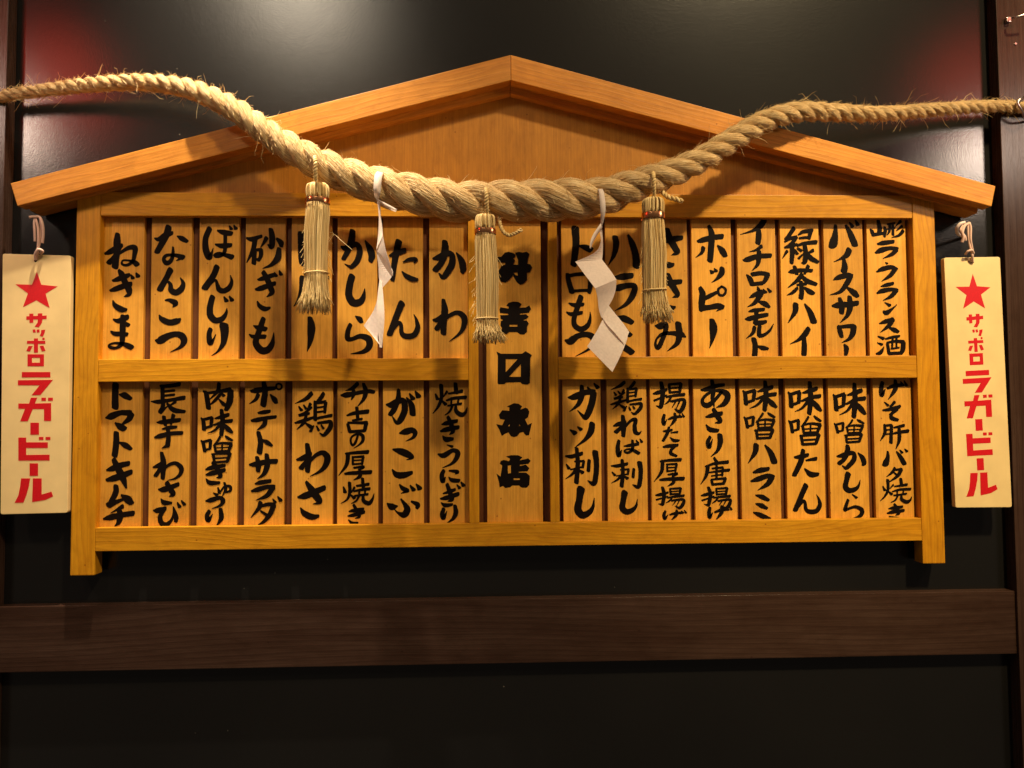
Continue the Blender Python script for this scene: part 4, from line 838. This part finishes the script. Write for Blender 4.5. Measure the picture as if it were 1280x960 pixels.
strip(pb, 'paper_fold', [(719, 327, -.100), (727, 338, -.100), (736, 350, -.100), (744, 360.5, -.100)], [(752.5, 324.5, -.076), (759, 333, -.078), (765, 341, -.080), (770.5, 349.5, -.080)])
strip(pb, 'paper_fold', [(744, 360, -.100), (747, 372, -.090), (748.5, 386, -.084), (752, 398, -.080)], [(770.5, 349, -.080), (769.5, 362, -.076), (766, 373, -.076), (760.5, 383, -.078)])
strip(pb, 'paper_fold', [(752, 396, -.080), (760, 407, -.086), (770, 418, -.090), (780, 430, -.092)], [(760.5, 381.5, -.078), (769, 392, -.080), (778, 403, -.082), (786.5, 415, -.084)])
strip(pb, 'paper_fold', [(754, 398, -.080), (748, 410, -.084), (741, 422, -.086), (734, 433, -.086)], [(785, 417, -.086), (783, 427, -.090), (775, 446, -.094), (765.5, 465, -.096)])
# ------------------------------------------------------------------ hooks on the right pillar
hk = empty('rope_hook', tuple(at(1272, 134, .008))); tag(hk, 'small steel hook holding the rope end on the right pillar', 'hook')
tube('hook_shank', M['steel'], px_path([(1284, 152, .010), (1280, 146, -.004), (1277, 138, -.010), (1272, 128, -.012), (1278, 122, -.010), (1284, 120, .008)]), .0016, hk)
bk = empty('wall_bracket', tuple(at(1276, 18, .008))); tag(bk, 'small bright metal bracket high on the right pillar', 'bracket')
tube('bracket_arm', M['steel'], px_path([(1265, 22, -.002), (1272, 21, -.008), (1290, 15, -.012)]), .0016, bk)
q = at(1264, 22, 0); wbox('bracket_plate', M['steel'], q.x-.0035, q.x+.0035, .004, .0105, q.z-.0035, q.z+.0035, bk, bev=.0008)
sc_ = empty('screw', tuple(at(1269, 55, .009))); tag(sc_, 'tiny bright screw head in the right pillar below the bracket', 'screw')
q = np.array(at(1269, 55, .010)); tube('screw_head', M['steel'], [q, q+np.array([0, -.0015, 0])], .0016, sc_, 10, False)
# ------------------------------------------------------------------ red paper lanterns either side, outside the frame, mirrored in the wall
def lantern(loc, r, h, lab, energy, bulb):
    g = empty('paper_lantern', loc); tag(g, lab, 'lantern')
    V, Fc = [], []; nr, sg = 60, 48
    for i in range(nr+1):
        t = i/nr; z = (t-.5)*h; rr_ = r*math.sqrt(max(0, 1-(2*(t-.5)*.88)**2))*(1+.012*math.cos(t*math.pi*2*22))
        for k in range(sg): a = 2*math.pi*k/sg; V.append((rr_*math.cos(a), rr_*math.sin(a), z))
    for i in range(nr):
        for k in range(sg): Fc.append((i*sg+k, i*sg+(k+1) % sg, (i+1)*sg+(k+1) % sg, (i+1)*sg+k))
    m, nt, b = mat('glowing red paper'); b.inputs['Base Color'].default_value = (.55, .03, .02, 1)
    b.inputs['Emission Color'].default_value = (1, .06, .03, 1); gt = N(nt, 'ShaderNodeTexCoord'); gs = N(nt, 'ShaderNodeSeparateXYZ'); nt.links.new(gt.outputs['Object'], gs.inputs[0])
    ga = N(nt, 'ShaderNodeMath', operation='ABSOLUTE'); nt.links.new(gs.outputs['Z'], ga.inputs[0])   # the bulb inside lights the middle of the paper most
    gm = N(nt, 'ShaderNodeMapRange'); gm.inputs['From Max'].default_value = h/2; gm.inputs['To Min'].default_value = energy*1.7; gm.inputs['To Max'].default_value = energy*.25
    nt.links.new(ga.outputs[0], gm.inputs['Value']); nt.links.new(gm.outputs[0], b.inputs['Emission Strength'])
    link('lantern_paper', mesh('lantern_paper', V, Fc), m, g, g.location, None, True)
    m2 = simple('black lantern rim', (.02, .018, .016), .4)
    for s_ in (-1, 1):
        tube('lantern_rim', m2, [(loc[0], loc[1], loc[2]+s_*(h/2-.01)), (loc[0], loc[1], loc[2]+s_*(h/2+.02))], r*.52, g, 32, False)
    return g
def mirrored(px, py, s):
    p = at(px, py, WY); d = ray(px, py); d = Vector((d.x, -d.y, d.z)); return p+d*(s/abs(d.y))
lantern(tuple(mirrored(76, 112, .55)), .085, .30, 'glowing red paper lantern left of the board, mirrored in the black wall', 4.0, 1)
lantern(tuple(mirrored(1206, 104, .70)), .085, .26, 'glowing red paper lantern right of the board, mirrored in the black wall', 2.8, 1)
def bulb(px, py, s, e, r, col):
    l = bpy.data.lights.new('lamp_bulb', 'POINT'); l.energy = e; l.shadow_soft_size = r; l.color = col
    o = bpy.data.objects.new('lamp_bulb', l); COL.objects.link(o); o.location = mirrored(px, py, s)
bulb(24, 150, .60, 16.0, .075, (1, .74, .58))
bulb(1236, 196, .60, 8.5, .065, (1, .78, .62))
